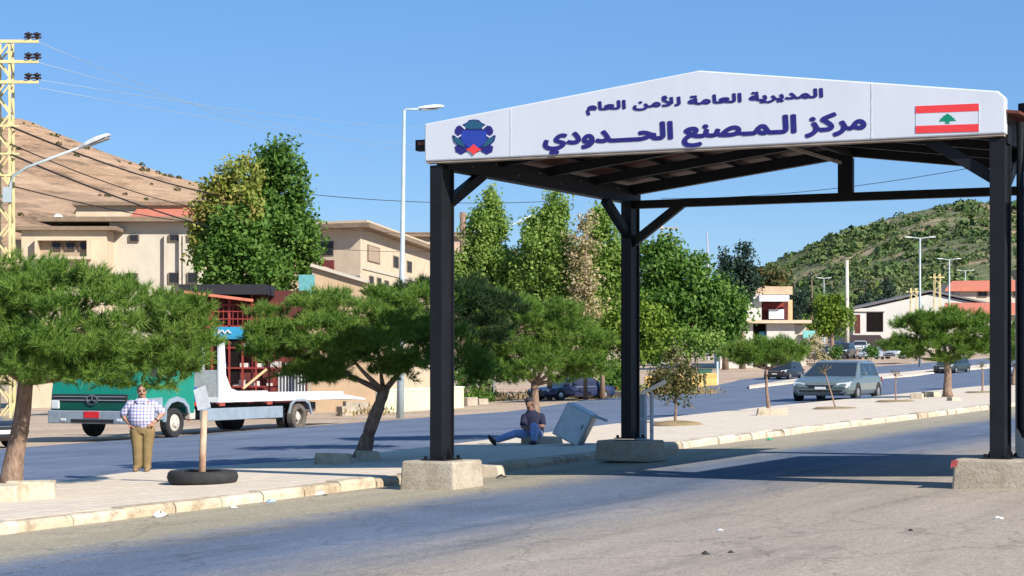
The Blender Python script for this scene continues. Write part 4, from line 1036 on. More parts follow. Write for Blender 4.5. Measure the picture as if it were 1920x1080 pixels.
def thing_child_door(t, L, hw, H, mat):
    a = Vector((hw*.98, .36*L, .24*H)); e = Vector((.84, .42, 0))*1.15
    MB().prism([a, a+e, a+e+UP*.38*H, a+UP*.40*H], (-.05, .09, 0)).build('open_door', mat, t, bevel=.02)
    MB().prism([a+UP*.41*H, a+e+UP*.39*H, a+e*.86+UP*.66*H, a+e*.45+UP*.70*H], (-.01, .02, 0)).build('door_window', m_glass, t)
p_silver = paint('silver_blue_paint', (0.15, 0.19, 0.19)); p_dark = paint('dark_grey_paint', (0.02, 0.023, 0.028)); p_white = paint('white_car_paint', (0.62, 0.64, 0.66), metal=0)
p_navy = paint('old_navy_paint', (0.010, 0.020, 0.075), .4, 0.1); p_pale = paint('pale_silver_paint', (0.42, 0.46, 0.50)); p_green = paint('dark_green_paint', (0.03, 0.05, 0.05))
f = gnd(1548, 752); car('minivan', 'silver-blue minivan driving past on the side road', f+Vector((-.2, .2, 0)), math.radians(-27), 5.3, 2.85, 1.80, 'van', p_silver)
f = gnd(1452, 712); car('suv', 'dark grey suv driving behind the small flat-topped pine', f, math.radians(-32), 4.4, 2.5, 1.75, 'suv', p_dark)
f = gnd(1778, 700); car('hatchback', 'dark green-grey car behind the trunk of the far right umbrella pine', f+Vector((-.6, 0, 0)), math.radians(-38), 4.4, 2.2, 1.6, 'suv', p_green)
f = gnd(1885, 713); car('parked_car', 'white car partly hidden by the post beside the flag', f+Vector((0, 0, 0)), math.radians(-62), 4.6, 2.1, 1.5, 'sedan', p_white)
gP = 'cars parked in front of the warehouse'
def pk(px, py, Y, *a, **k):
    p = P(px, py, Y); return car('parked_car', a[0], p, *a[1:], group=gP, **k)
pk(1570, 671, 205, 'dark parked car at the left of the row by the warehouse', math.radians(-25), 4.6, 2.3, 1.75, 'suv', p_dark)
pk(1612, 661, 226, 'small white parked car behind the others by the warehouse', math.radians(-12), 4.2, 2.1, 1.5, 'sedan', p_white)
pk(1625, 673, 200, 'pale grey parked car low in the middle of the parked row', math.radians(-25), 4.3, 2.1, 1.35, 'sedan', p_pale)
pk(1668, 672, 206, 'white parked sedan left of the far right umbrella pine', math.radians(-50), 4.5, 2.1, 1.5, 'sedan', p_white)
pk(1538, 672, 212, 'dark blue parked car behind the tan dried bush', math.radians(-20), 4.2, 2.1, 1.5, 'sedan', p_navy)
f = gnd(1035, 750); car('old_sedan', 'old navy sedan with an open door parked on the verge behind the seated man', f+Vector((-.9, .3, 0)), math.radians(-55), 5.0, 2.2, 1.24, 'sedan', p_navy, door=False)
od = None
f = gnd(30, 838); car('old_sedan', 'dark old car cut by the left picture edge in front of the truck', f+Vector((-.2, -.3, 0)), math.radians(58), 4.6, 2.2, 1.4, 'sedan', p_dark)

# open door of the navy sedan, still a part of it
sed = [o for o in COL.objects if o.name.startswith('old_sedan')][0]
a = P(1056, 736, sed.location.y+.2); e = P(1118, 734, sed.location.y+.5)-a
dm = MB(); dm.prism([a, a+e, a+e+UP*.66, a+UP*.70], (0, .1, 0)); dm.build('open_door', p_navy, sed, True, bevel=.02)
MB().beam(a+UP*.3-Vector((0, .03, 0)), a+e+UP*.28-Vector((0, .03, 0)), .02, .05).build('door_trim', m_chrome, sed, True)

# ---------------- flatbed tow truck
m_tgreen = paint('truck_green', (0.0, 0.19, 0.13), .4, 0); m_tgrey = M('bluegrey_panel', (0.22, 0.27, 0.32), 0.5, 0.15, 3); m_bedw = M('flatbed_white', (0.72, 0.74, 0.74), 0.5, 0.12, 3)
m_galv = M('galvanised_plate', (0.50, 0.53, 0.52), 0.45, 0.18, 8, metal=.2); m_dirty = M('dirty_rubber', (0.10, 0.085, 0.07), 0.9, 0.3, 6); m_hub = M('hub_grey', (0.45, 0.42, 0.36), 0.6, 0.2, 8)
TW = 3.3; hwt = TW/2
wp = gnd(330, 820); ex = Vector((.911, -.412, 0)); tb = wp-ex*hwt; tb.z = wp.z-.02
tk = thing('tow_truck', 'green-cabbed flatbed tow truck with a long white bed parked across the side road', 'truck', tb, math.atan2(-.412, .911))
cabp = [(-1.92, .55), (-1.96, .95), (-1.94, 1.40), (-1.82, 2.0), (-1.40, 2.62), (.75, 2.62), (1.05, 2.5), (1.05, .75), (.62, .75), (.56, .95), (.34, 1.12), (0, 1.18), (-.34, 1.12), (-.58, .92), (-.66, .55)]
MB().prism([(-hwt, y, z) for y, z in cabp], (TW, 0, 0)).build('cab', m_tgreen, tk, bevel=.06)
def fpan(nm, x0, x1, z0, z1, mat, y=-2.00, th=.06, bev=.015): return MB().box(((x0+x1)/2, y, (z0+z1)/2), (x1-x0, th, z1-z0)).build(nm, mat, tk, bevel=bev)
fpan('bumper', -hwt, hwt, .48, .88, m_tgrey, -2.02, .16, .03)
fpan('bumper_slot', -.75, .85, .52, .62, m_blkpl, -2.105, .02, 0)
fpan('lower_panel', -1.3, 1.2, .90, 1.12, M('dark_truck_green', (0.0, .07, .05), .5), -1.98)
fpan('grille', -1.55, 1.25, 1.13, 1.38, m_blkpl, -1.975, .08)
for z in (1.20, 1.31): fpan('grille_bar', -1.5, 1.2, z-.012, z+.012, m_tgrey, -2.02, .02, 0)
fpan('number_plate', -.26, .30, .66, .86, m_plateR, -2.11, .02, .004)
for s in (-1, 1):
    fpan('headlight', min(s*1.26, s*1.58), max(s*1.26, s*1.58), .92, 1.20, m_lens, -1.99, .10, .04)
    fpan('fog_light', min(s*.95, s*1.15), max(s*.95, s*1.15), .56, .64, m_lens, -2.11, .02, .01)
ring = MB(); n = 24
ring.loft([[Vector((.22*math.cos(2*math.pi*i/n)*r, -2.035-dy, 1.21+.155*math.sin(2*math.pi*i/n)*r)) for r, dy in ((1, 0), (1, .03), (.84, .03), (.84, 0))] for i in range(n+1)], caps=False)
for a in (90, 210, 330): ring.beam((0, -2.05, 1.21), (.20*math.cos(math.radians(a)), -2.05, 1.21+.14*math.sin(math.radians(a))), .035, .03)
ring.build('emblem', m_chrome, tk)
MB().prism([(-1.4, -1.80, 2.03), (1.4, -1.80, 2.03), (1.32, -1.46, 2.54), (-1.32, -1.46, 2.54)], (0, -.05, 0)).build('windscreen', m_glass, tk)
MB().prism([(hwt, -1.45, 1.92), (hwt, .0, 1.92), (hwt, .0, 2.45), (hwt, -1.15, 2.45)], (.012, 0, 0)).build('side_window', m_glass, tk)
for s in (-1, 1):
    arch = [(y*1.0, z) for y, z in [(-.72, .52), (-.64, .98), (-.38, 1.22), (0, 1.30), (.38, 1.22), (.64, 1.0), (.70, .75), (.60, .75), (.54, .93), (.32, 1.09), (0, 1.15), (-.32, 1.09), (-.55, .90), (-.60, .52)]]
    MB().prism([(s*hwt, y, z) for y, z in arch], (s*.06, 0, 0)).build('wheel_arch', m_tgrey, tk)
    MB().prism([(s*(hwt-.02), y, z) for y, z in [(-1.94, .60), (-1.90, 1.24), (-.75, 1.28), (-.66, .6)]], (s*.035, 0, 0)).build('corner_panel', m_tgrey, tk)
    def wheel(y, dual):
        R_ = .47; x0 = s*(hwt-.30)
        w = MB().lathe((x0, y, R_), (s, 0, 0), [(0, .25), (0, R_*.92), (.04, R_), (.24, R_), (.29, R_*.93), (.29, R_*.66), (.25, R_*.60), (.10 if dual else .22, R_*.57)], 28, caps=True).build('wheel', m_dirty if dual else m_tyre, tk)
        h = MB()
        if dual: h.lathe((x0+s*.12, y, R_), (s, 0, 0), [(0, R_*.55), (.02, R_*.3), (.10, R_*.28), (.13, R_*.2), (.13, .01)], 20)
        else:
            h.lathe((x0+s*.235, y, R_), (s, 0, 0), [(0, R_*.58), (.02, R_*.55), (.04, R_*.42), (.03, R_*.36), (.10, R_*.26), (.12, .02)], 20)
        h.build('rim', m_hub, tk, smooth=False).parent = w
        if dual: MB().lathe((s*(hwt-.72), y, R_), (s, 0, 0), [(0, R_), (.3, R_)], 24).build('wheel', m_tyre, tk)
    wheel(0, False); wheel(7.5, True)
    MB().box((s*(hwt-.12), 4.0, .68), (.12, 4.9, .40)).build('side_skirt', m_tgrey, tk, bevel=.02)
    MB().prism([(s*(hwt-.03), y, z) for y, z in [(6.72, .62), (6.85, .95), (7.15, 1.10), (7.85, 1.10), (8.15, .95), (8.32, .55), (8.24, .55), (8.08, .90), (7.82, 1.03), (7.18, 1.03), (6.92, .9), (6.80, .62)]], (s*.04, 0, 0)).build('mudguard', m_tgrey, tk)
    MB().box((s*(hwt-.15), .95, .72), (.25, .3, .32)).build('step_box', m_hub, tk, bevel=.02)
    MB().box((s*.45, 5.2, .82), (.12, 10.5, .22)).build('chassis_rail', m_blkpl, tk)
MB().box((.9, 8.95, .80), (.5, .9, .34)).build('tool_box', m_dirty, tk, bevel=.02)
bed = [(2.4, 1.06), (2.4, 1.22), (10.6, 1.22), (12.2, 1.06), (12.2, 1.00), (10.5, 1.06)]
MB().prism([(-hwt, y, z) for y, z in bed], (TW, 0, 0)).build('flatbed', m_bedw, tk, bevel=.015)
for s in (-1, 1):
    MB().prism([(s*(hwt-.08), y, z) for y, z in [(2.42, 1.22), (2.42, 3.05), (2.72, 3.05), (2.80, 1.95), (3.1, 1.52), (3.7, 1.38), (10.5, 1.34), (10.5, 1.22)]], (s*.09, 0, 0)).build('bed_side', m_bedw, tk, bevel=.01)
hb = MB(); hb.box((0, 2.46, 1.66), (TW-.2, .05, .92))
hb.box((0, 2.46, 2.98), (TW-.2, .06, .12))
for x in (-1.0, 0, 1.0): hb.box((x, 2.46, 2.54), (.07, .05, .86))
hb.build('headboard', m_galv, tk)
MB().box((hwt-.2, 1.12, 1.35), (.35, .2, .45)).build('lamp_box', M('blue_box', (0.02, .05, .3), .5), tk, bevel=.02)
MB().box((hwt-.12, 1.18, 1.06), (.12, .25, .2)).build('side_lamp', m_tail, tk, bevel=.02)
for y in (2.6, 5.5): MB().box((hwt-.02, y, 1.0), (.05, .3, .10)).build('marker', M('rust_red_marker', (.3, .06, .04), .7), tk)
# ------------------------------------------------------------------ buildings
m_tan = M('tan_stone_wall', (0.52, 0.42, 0.305), 0.9, 0.10, 1.2, bmp=0.1); m_cream = M('cream_wall', (0.45, 0.41, 0.345), 0.9, 0.07, .8, bmp=0.08)
m_brown = M('brown_cornice', (0.20, 0.145, 0.10), 0.85, 0.2, 2); m_tile = M('red_roof_tile', (0.47, 0.15, 0.095), 0.85, 0.18, 2.5, bmp=.3)
m_win = M('window_glass', (0.018, 0.020, 0.024), .35, .1, spec=.25); m_frame = M('window_frame', (0.14, 0.11, 0.085), .8); m_shade = M('alcove_shade_tan', (0.33, 0.25, 0.18), .9)  # m_shade is wall tan with alcove shade painted in
m_wall = M('white_render', (0.50, 0.485, 0.455), .9, .08, .5, bmp=.08); m_dint = M('painted_dark_interior', (0.012, 0.010, 0.010), 1.0, spec=0.0)  # m_dint: near-black for solid slabs, the unlit interior painted on
m_pink = M('pinkish_stone', (0.46, 0.33, 0.25), .9, .12, 1)
def slab(p, Y, d, name, mat, t, px0, px1, py0, py1, out=0.0, bevel=0):
    """block whose front face covers a stretch of facade at distance Y"""
    a = P(px0, py1, Y); c = P(px1, py0, Y)
    return MB().box(((a.x+c.x)/2, Y-out+d/2, (a.z+c.z)/2), (c.x-a.x, d, c.z-a.z)).build(name, mat, t, True, bevel=bevel)
def window(t, px0, px1, py0, py1, Y, panes=1, mat=None):
    f = slab(None, Y, .12, 'window', m_frame, t, px0-1, px1+1, py0-1, py1+1, out=.09)
    a = P(px0, py1, Y); c = P(px1, py0, Y); w = (c.x-a.x)/panes; mb = MB()
    for k in range(panes): mb.box((a.x+w*(k+.5), Y-.075, (a.z+c.z)/2), (w*.88, .06, c.z-a.z))
    g = mb.build('pane', mat or m_win, t, True); g.parent = f
    return f
Yb = 132
bl = thing('office_building', 'long beige two-storey building with a red tiled roof below the bare hill', 'building', on(230, Yb+4))
base_py = 800
def wing(px0, px1, py0, Y, d, mat, roof=True, ov=4):
    slab(None, Y, d, 'wall', mat, bl, px0, px1, py0, base_py)
    if roof: slab(None, Y, d+.6, 'roof', m_brown, bl, px0-ov, px1+ov, py0-7, py0, out=.5)
wing(40, 200, 432, Yb, 9, m_tan, ov=20)
wing(205, 392, 416, Yb+2.5, 9, m_cream, ov=3)
slab(None, Yb+2, 10, 'roof', m_brown, bl, 72, 395, 407, 416, out=.5)
wing(142, 345, 386, Yb+7, 8, m_tan, ov=4)
pts = [P(238, 412, Yb+2.4), P(398, 412, Yb+2.4), P(398, 386, Yb+8), P(262, 386, Yb+8)]
MB().prism(pts, (0, 0, -.1)).build('tiled_roof', m_tile, bl, True)
slab(None, Yb, .3, 'alcove_shade', m_shade, bl, 75, 167, 452, 482, out=.02)  # slab level with the wall; the alcove's shade is in its colour
for q_ in ((70, 172, 446, 452), (70, 75, 452, 482), (167, 172, 452, 482)): slab(None, Yb, .9, 'surround', m_tan, bl, *q_, out=.75)
for a in (98, 124, 150): window(bl, a, a+17, 455, 467, Yb-.15)
slab(None, Yb, .9, 'sill', m_tan, bl, 70, 172, 482, 487, out=.75)
slab(None, Yb, .3, 'alcove_shade', m_shade, bl, 24, 36, 448, 480, out=-.6)
window(bl, 243, 260, 441, 452, Yb+2.4)
for a in (312, 347):
    for e in (a-4, a+24): slab(None, Yb+2.2, .3, 'pilaster', m_cream, bl, e, e+4, 440, 545, out=.1)
    window(bl, a+6, a+24, 440, 451, Yb+2.4); window(bl, a+5, a+22, 512, 530, Yb+2.4)
window(bl, 236, 258, 513, 530, Yb+2.4)
MB().lathe(P(110, 412, Yb+3), (.5, -.7, .5), [(0, .05), (.1, .35), (.14, .42)], 16).build('satellite_dish', m_white, bl, True)
# right wing with the two faces and long sloping eaves
bw_ = thing('office_wing', 'beige building wing with deep brown eaves left of the tall street lamp', 'building', on(680, 135))
def quadwall(name, mat, t, a, b_, c, d, th=.25):
    n = (Vector(b_)-Vector(a)).cross(Vector(d)-Vector(a)).normalized()
    if n.y < 0: n = -n
    return MB().prism([a, b_, c, d], n*th).build(name, mat, t, True)
C0 = (560, 128); C1 = (676, 126); C2 = (806, 152)
def z2(pc, py, up=0): p = P(pc[0], py, pc[1]); return p
zt = P(676, 428, 126).z; zb_ = P(676, 800, 126).z
cor = [P(c[0], 500, c[1]) for c in (C0, C1, C2)]
k0, k1, k2 = [Vector((p.x, p.y, 0)) for p in cor]
k3 = k0+(k2-k1)
MB().prism([flat(p, zb_) for p in (k0, k1, k2, k3)], (0, 0, zt-zb_)).build('wall', m_tan, bw_, True)
e1, e2 = (k1-k0).normalized(), (k2-k1).normalized()
MB().prism([flat(p, zt) for p in (k0-e1-e2, k1+e1*.9-e2*.9, k2+e1*.9+e2, k3-e1+e2)], (0, 0, .32)).build('roof', m_brown, bw_, True)
MB().prism([flat(p, zt+.33) for p in (k0-e1*.8-e2*.7, k1+e1*.7-e2*.7, k2+e1*.7+e2*.8, k3-e1*.8+e2*.8)], (0, 0, .18)).build('roof_coping', m_tan, bw_, True)
nf = Vector((e1.y, -e1.x, 0)); nr = Vector((e2.y, -e2.x, 0))
def wpatch(o, d, n, a, b_, z0, z1, nm, mat, out=.03):
    return MB().prism([flat(o+d*a, z0)+n*out, flat(o+d*b_, z0)+n*out, flat(o+d*b_, z1)+n*out, flat(o+d*a, z1)+n*out], -n*.12 if out > 0 else n*.05).build(nm, mat, bw_, True)
lf = (k1-k0).length; lr = (k2-k1).length
fz = lambda py: P(640, py, 127).z
wpatch(k0, e1, nf, lf*.36, lf*.57, fz(480), fz(452), 'window', m_frame, .04)
for a, b_ in ((.375, .465), (.475, .56)): wpatch(k0, e1, nf, lf*a, lf*b_, fz(478), fz(454), 'pane', m_win, .06)
wpatch(k0, e1, nf, lf*.36, lf*.58, fz(507), fz(488), 'balcony_panel', M('maroon_panel', (.15, .03, .03), .7), .10)
wpatch(k0, e1, nf, 0, lf, fz(519), fz(515), 'string_course', m_cream, .08)
for a, b_, y0, y1 in ((.08, .24, 488, 456), (.42, .50, 486, 462), (.62, .70, 488, 464), (.10, .16, 530, 514), (.2, .26, 530, 514), (.3, .36, 532, 516)):
    wpatch(k1, e2, nr, lr*a, lr*b_, fz(y0), fz(y1), 'window', m_frame, .04); wpatch(k1, e2, nr, lr*(a+.012), lr*(b_-.012), fz(y0-2), fz(y1+2), 'pane', m_shade if a < .1 else m_win, .07)  # first pane takes the painted alcove shade
wpatch(k1, e2, nr, lr*.02, lr, fz(505), fz(501), 'string_course', m_cream, .08)
pb = thing('stone_house', 'pinkish flat-roofed house showing between the tall lamp and the gate post', 'house', on(780, 165))
MB().box(P(830, 560, 168), (9, 8, 11)).build('wall', m_pink, pb, True); q = P(830, 446, 168); MB().box(q, (10, 9, .4)).build('roof', m_brown, pb, True)
q = P(800, 490, 163.8); MB().box(q, (1.0, .2, .9)).build('window', m_win, pb, True)

# roadside shop behind the truck, in red steel
m_redst = M('red_steel', (0.20, 0.025, 0.02), .6, .25, 3); m_maroon = M('maroon_board', (0.085, 0.018, 0.016), .8, .3, 2); m_canv = M('black_canvas', (0.015, 0.015, 0.022), .8)
m_orng = M('apricot_render', (0.56, 0.36, 0.20), .9, .1, 1.5); m_blue = M('blue_sign', (0.02, 0.22, 0.40), .5); m_goods = M('boxes_white', (0.5, 0.45, 0.42), .8, .4, 5)
Ys = 79
sh_ = thing('roadside_shop', 'red steel roadside shop with balcony railings and small blue sign behind the truck', 'shop', on(470, Ys))
slab(None, Ys+2.2, .3, 'back_wall', m_maroon, sh_, 330, 575, 545, 790)
slab(None, Ys, 2.6, 'balcony_floor', m_redst, sh_, 350, 565, 610, 615)
slab(None, Ys-.4, 3.2, 'awning', m_canv, sh_, 335, 500, 533, 552)
MB().prism([P(345, 550, Ys-.5), P(475, 566, Ys-.5), P(475, 566, Ys+2.5), P(345, 550, Ys+2.5)], (0, 0, .12)).build('roof', m_tile, sh_, True)
for px in (352, 395, 428, 470, 512, 560): slab(None, Ys, .10, 'post', m_redst, sh_, px, px+4, 552 if px < 480 else 590, 790)
rl = MB()
for py in (572, 584, 598): a, c = P(352, py, Ys), P(520, py, Ys); rl.beam(a, c, .05, .05)
for px in range(356, 520, 9): rl.beam(P(px, 572, Ys), P(px, 611, Ys), .03, .03, up=(0, 1, 0))
rl.build('railing', m_redst, sh_, True)
lw = MB()
for py in (652, 690, 725): lw.beam(P(425, py, Ys-.3), P(565, py, Ys-.3), .07, .07)
for px in (430, 455, 480, 505, 530): lw.beam(P(px, 640, Ys-.3), P(px, 745, Ys-.3), .08, .08, up=(0, 1, 0))
lw.build('frame', m_redst, sh_, True)
sg = slab(None, Ys-.3, .2, 'sign', m_blue, sh_, 400, 456, 613, 636, bevel=.02)
wv = MB(); wv.tube([P(408+i*3.2, 622+3.2*math.sin(i*1.9), Ys-.34) for i in range(9)], .035, 6); wv.tube([P(410, 617, Ys-.34), P(409, 628, Ys-.34)], .04, 6)
g = wv.build('lettering', m_white, sh_, True); g.parent = sg
slab(None, Ys-.2, .4, 'door', m_dint, sh_, 425, 447, 637, 720)
for k in range(14):
    px, py = 430+k*9.5, [690, 652, 725][k % 3]; s_ = rnd.uniform(.25, .5); p = P(px, py, Ys+.1)
    o = MB().box((0, 0, s_*.3), (s_, s_, s_*.6), rnd.uniform(-.3, .3)).build('carton', m_goods, bevel=.01); o.location = p; tag(o, 'pale carton standing on a shelf of the red steel shop behind the truck', 'carton', 'cartons on the shop shelves')
MB().beam(P(456, 728, Ys-.8), P(500, 692, Ys-.5), .10, .10).build('leaning_pipe', m_orng, sh_, True)
t = thing('wire_cage', 'grey wire cage standing behind the truck bed', 'cage', P(540, 735, Ys-1.5)); slab(None, Ys-1.5, .6, 'panel', M('cage_grey', (.12, .11, .11), .7, .3, 9), t, 523, 570, 700, 742)
cg = MB()
for px in range(523, 572, 6): cg.beam(P(px, 699, Ys-1.56), P(px, 742, Ys-1.56), .03, .03, up=(0, 1, 0))
cg.build('bars', m_steel, t, True)
m_shed = M('dull_apricot_wall', (0.43, 0.31, 0.20), .9, .12, .8)
ah = thing('apricot_shed', 'low apricot-walled shed with a sloping top behind the leaning pine', 'shed', on(620, 90))
MB().prism([P(585, 800, 90), P(585, 498, 90), P(610, 500, 90), P(690, 530, 90), P(720, 560, 90), P(720, 800, 90)], (0, 4, 0)).build('wall', m_shed, ah, True)
MB().beam(P(583, 497, 89.9), P(692, 529, 89.9), .3, .15).build('coping', m_cream, ah, True)
slab(None, 89.9, .2, 'panel', M('teal_panel', (.10, .30, .32), .6), ah, 560, 590, 515, 560)
# low painted wall right of the truck
lwall = thing('low_wall', 'low pale green and yellow painted wall on the verge beyond the side road', 'wall', on(790, 86))
a, c = on(712, 84), on(862, 90)
MB().beam(a+UP*.45, c+UP*.45, .5, 1.05).build('wall', M('pale_yellow_green', (0.50, 0.54, 0.36), .85, .12, 1.0), lwall, True, bevel=.03)
MB().beam(a+UP*.99, c+UP*.99, .56, .09).build('coping', M('pale_green_coping', (0.55, 0.68, 0.48), .8), lwall, True)
# rubble stones and debris on the verge
for k, (px, Y, s_, l) in enumerate([(650, 80, .5, 'pale rubble heap stone behind the rear wheel of the truck'), (668, 82, .7, 'largest pale rubble stone left of the painted wall'), (690, 83, .4, 'small rubble stone touching the left end of the painted wall'), (880, 94, .5, 'rubble stone at the right end of the painted wall'), (905, 96, .35, 'small rubble stone left of the old navy sedan'), (1165, 104, .45, 'rubble stone on the verge left of the rear gate post')]):
    stone(on(px, Y), (s_*1.6, s_, s_*.8), rnd.uniform(0, 3), l, m_conc, 'rubble on the verge')

# two storey kiosk building in the distance
Yk = 212
kz = thing('corner_shop', 'distant two-storey white shop with an orange parapet and white awning beside the conifers', 'building', on(1440, Yk))
slab(None, Yk, 8, 'wall', m_wall, kz, 1392, 1428, 552, 700); slab(None, Yk+2, 6, 'wall', m_maroon, kz, 1426, 1484, 562, 700)
slab(None, Yk, 8, 'parapet', M('orange_stone', (0.48, 0.34, 0.23), .9, .15, 1), kz, 1400, 1486, 537, 552)
slab(None, Yk-.8, 1.4, 'awning', m_white, kz, 1424, 1480, 553, 565); slab(None, Yk+1.9, .2, 'window', m_redst, kz, 1430, 1470, 568, 582); slab(None, Yk+.5, .5, 'balcony_panel', m_white, kz, 1442, 1470, 580, 598)
slab(None, Yk+.5, .5, 'pillar', m_orng, kz, 1478, 1486, 562, 606)
slab(None, Yk-4, 10, 'roof', m_tan, kz, 1378, 1522, 600, 606); slab(None, Yk-3, 6, 'lower_wall', m_wall, kz, 1350, 1412, 607, 700); slab(None, Yk-3, 6, 'lower_wall', m_wall, kz, 1438, 1490, 607, 700)
slab(None, Yk-2, 4, 'opening', m_dint, kz, 1412, 1438, 607, 700); slab(None, Yk-2.6, 5, 'lower_wall', m_cream, kz, 1490, 1512, 610, 700)
slab(None, Yk-3.4, .3, 'sign', M('turquoise_sign', (.15, .42, .40), .6), kz, 1506, 1528, 620, 634); slab(None, Yk-2.4, .3, 'poster', m_blue, kz, 1424, 1436, 622, 640)
for a in (1443, 1466): slab(None, Yk-3.1, .2, 'window', m_win, kz, a, a+14, 638, 645)
# warehouse with low gable
Yw = 262
wh = thing('warehouse', 'long white gabled warehouse with dark open doorways in the distance', 'warehouse', on(1700, Yw))
MB().prism([P(x, y, Yw) for x, y in [(1600, 690), (1600, 582), (1745, 551), (1860, 574), (1860, 690)]], (0, 20, 0)).build('wall', m_wall, wh, True)
for (x0, y0), (x1, y1) in (((1590, 582), (1745, 547)), ((1745, 547), (1868, 573))):
    MB().prism([P(x0, y0, Yw-.5), P(x1, y1, Yw-.5), P(x1, y1, Yw-.5)+Vector((0, 21, 0)), P(x0, y0, Yw-.5)+Vector((0, 21, 0))], (0, 0, .25)).build('roof', M('slate_roof', (.13, .12, .13), .7), wh, True)
slab(None, Yw-.05, .3, 'doorway', m_dint, wh, 1625, 1656, 586, 622); slab(None, Yw-.05, .3, 'doorway', m_maroon, wh, 1603, 1613, 590, 625)
slab(None, Yw-.3, .4, 'lintel', m_wall, wh, 1600, 1660, 578, 584)
for k in (1690, 1735, 1780): window(wh, k, k+12, 600, 612, Yw-.02)
# dark stall roof in front of the warehouse
t = thing('dark_shelter', 'low dark brown shelter roof between the parked cars and the warehouse', 'shelter', on(1620, 238))
q = [P(1588, 628, 240), P(1650, 628, 240), P(1672, 655, 232), P(1572, 655, 232)]
MB().prism(q, (0, 0, -.3)).build('roof', M('brown_sheet', (.045, .025, .02), .8), t, True)
for px in (1576, 1605, 1640, 1668): p = P(px, 655, 232.3); MB().beam(p, Vector((p.x, p.y, G(p.x, p.y))), .12, .12, up=(0, 1, 0)).build('post', m_brown, t, True)
# red roofed houses on the right
rh = thing('red_roofed_house', 'cream house with a red roof above the right slope of the warehouse', 'house', on(1880, 300))
slab(None, 300, 10, 'wall', m_cream, rh, 1800, 1945, 545, 690)
MB().prism([P(1772, 546, 299), P(1955, 546, 299), P(1945, 528, 305), P(1785, 530, 305)], (0, 0, .3)).build('roof', m_tile, rh, True)
slab(None, 304, 8, 'upper_wall', m_cream, rh, 1778, 1800, 532, 560)
window(rh, 1834, 1850, 547, 556, 299.9, 2); window(rh, 1902, 1914, 547, 556, 299.9, 1)
ra = thing('red_roofed_annex', 'long low annex with a red roof in front of the warehouse gable', 'building', on(1830, 246))
slab(None, 247, 6, 'wall', m_cream, ra, 1775, 1960, 590, 690)
MB().prism([P(1768, 589, 246), P(1965, 589, 246), P(1965, 571, 251), P(1772, 571, 251)], (0, 0, .25)).build('roof', m_tile, ra, True)
for k in (1800, 1826, 1905): window(ra, k, k+10, 600, 616, 246.95)

# painted concrete barriers and bin in front of the far trees
m_yel = M('yellow_barrier', (0.55, 0.36, 0.12), .85, .15, 2)
for k, px in enumerate((1222, 1250, 1278, 1306, 1333)):
    Yq = 128+k*4; p = on(px, Yq); s_ = .95
    prof = [(-.5, 0), (.5, 0), (.46, .25), (.22, .6), (.18, 1.0), (-.18, 1.0), (-.22, .6), (-.46, .25)]
    o = MB().prism([(-s_*.5, y, z) for y, z in prof], (s_, 0, 0)).build('concrete_barrier', m_yel, bevel=.03); o.location = p
    tag(o, ['yellow concrete barrier nearest the metal stand', 'second yellow barrier from the small olive tree on its left side', 'yellow barrier half hidden right behind the small olive tree', 'yellow barrier beside the green bin', 'yellow barrier nearest the pale post by the flat-topped pine'][k], 'barrier', 'yellow barriers at the road side')
p = on(1318, 152); bn = thing('rubbish_bin', 'dark green wheeled rubbish bin by the side road', 'bin', p, .3)
MB().loft([[Vector((x*.5, y*.4, .12)) for x, y in ((-1, -1), (1, -1), (1, 1), (-1, 1))], [Vector((x*.62, y*.5, 1.25)) for x, y in ((-1, -1), (1, -1), (1, 1), (-1, 1))]]).build('body', M('bin_green', (.02, .09, .06), .5), bn, bevel=.03)
MB().box((0, 0, 1.30), (1.34, 1.1, .10)).build('lid', M('bin_lid', (.015, .06, .045), .5), bn, bevel=.03)
for s in (-1, 1): MB().lathe((s*.4, -.3, .1), (1, 0, 0), [(0, .1), (.06, .1)], 10).build('wheel', m_tyre, bn)
p = on(1345, 150); o = MB().tube([p, p+UP*1.9], .09, 8).build('bollard_post', M('pale_cyan_paint', (.4, .55, .58), .5), loc=p); tag(o, 'pale blue post at the road side left of the flat-topped pine', 'post')

# ------------------------------------------------------------------ lamps, poles, cables
m_lamp = M('lamp_pole_paint', (0.36, 0.43, 0.45), .5, .1, 3, metal=.1); m_head = M('lamp_head_grey', (0.55, 0.56, 0.56), .4, .1); m_lens2 = M('lamp_lens', (.35, .36, .36), .3)
m_ylat = M('yellow_pole_paint', (0.60, 0.50, 0.25), .6, .15, 3); m_ins = M('brown_insulator', (.022, .014, .02), .3); m_wood = M('grey_wood', (.34, .28, .21), .9, .2, 5); m_cable = M('black_cable', (.012, .012, .013), .6); m_cable2 = M('pale_cable', (.30, .36, .42), .5)
def lamp_head(mb, p, d, L, w):
    d = Vector(d).normalized(); s_ = d.cross(UP).normalized(); u = s_.cross(d)
    mk = lambda t, a, h: [p+d*t+s_*x*a+u*z*h for x, z in ((-1, -.35), (1, -.35), (1, .1), (.6, .8), (-.6, .8), (-1, .1))]
    mb.loft([mk(0, w*.25, w*.3), mk(L*.25, w*.8, w*.55), mk(L*.6, w, w*.7), mk(L*.9, w*.85, w*.5), mk(L, w*.4, w*.2)])
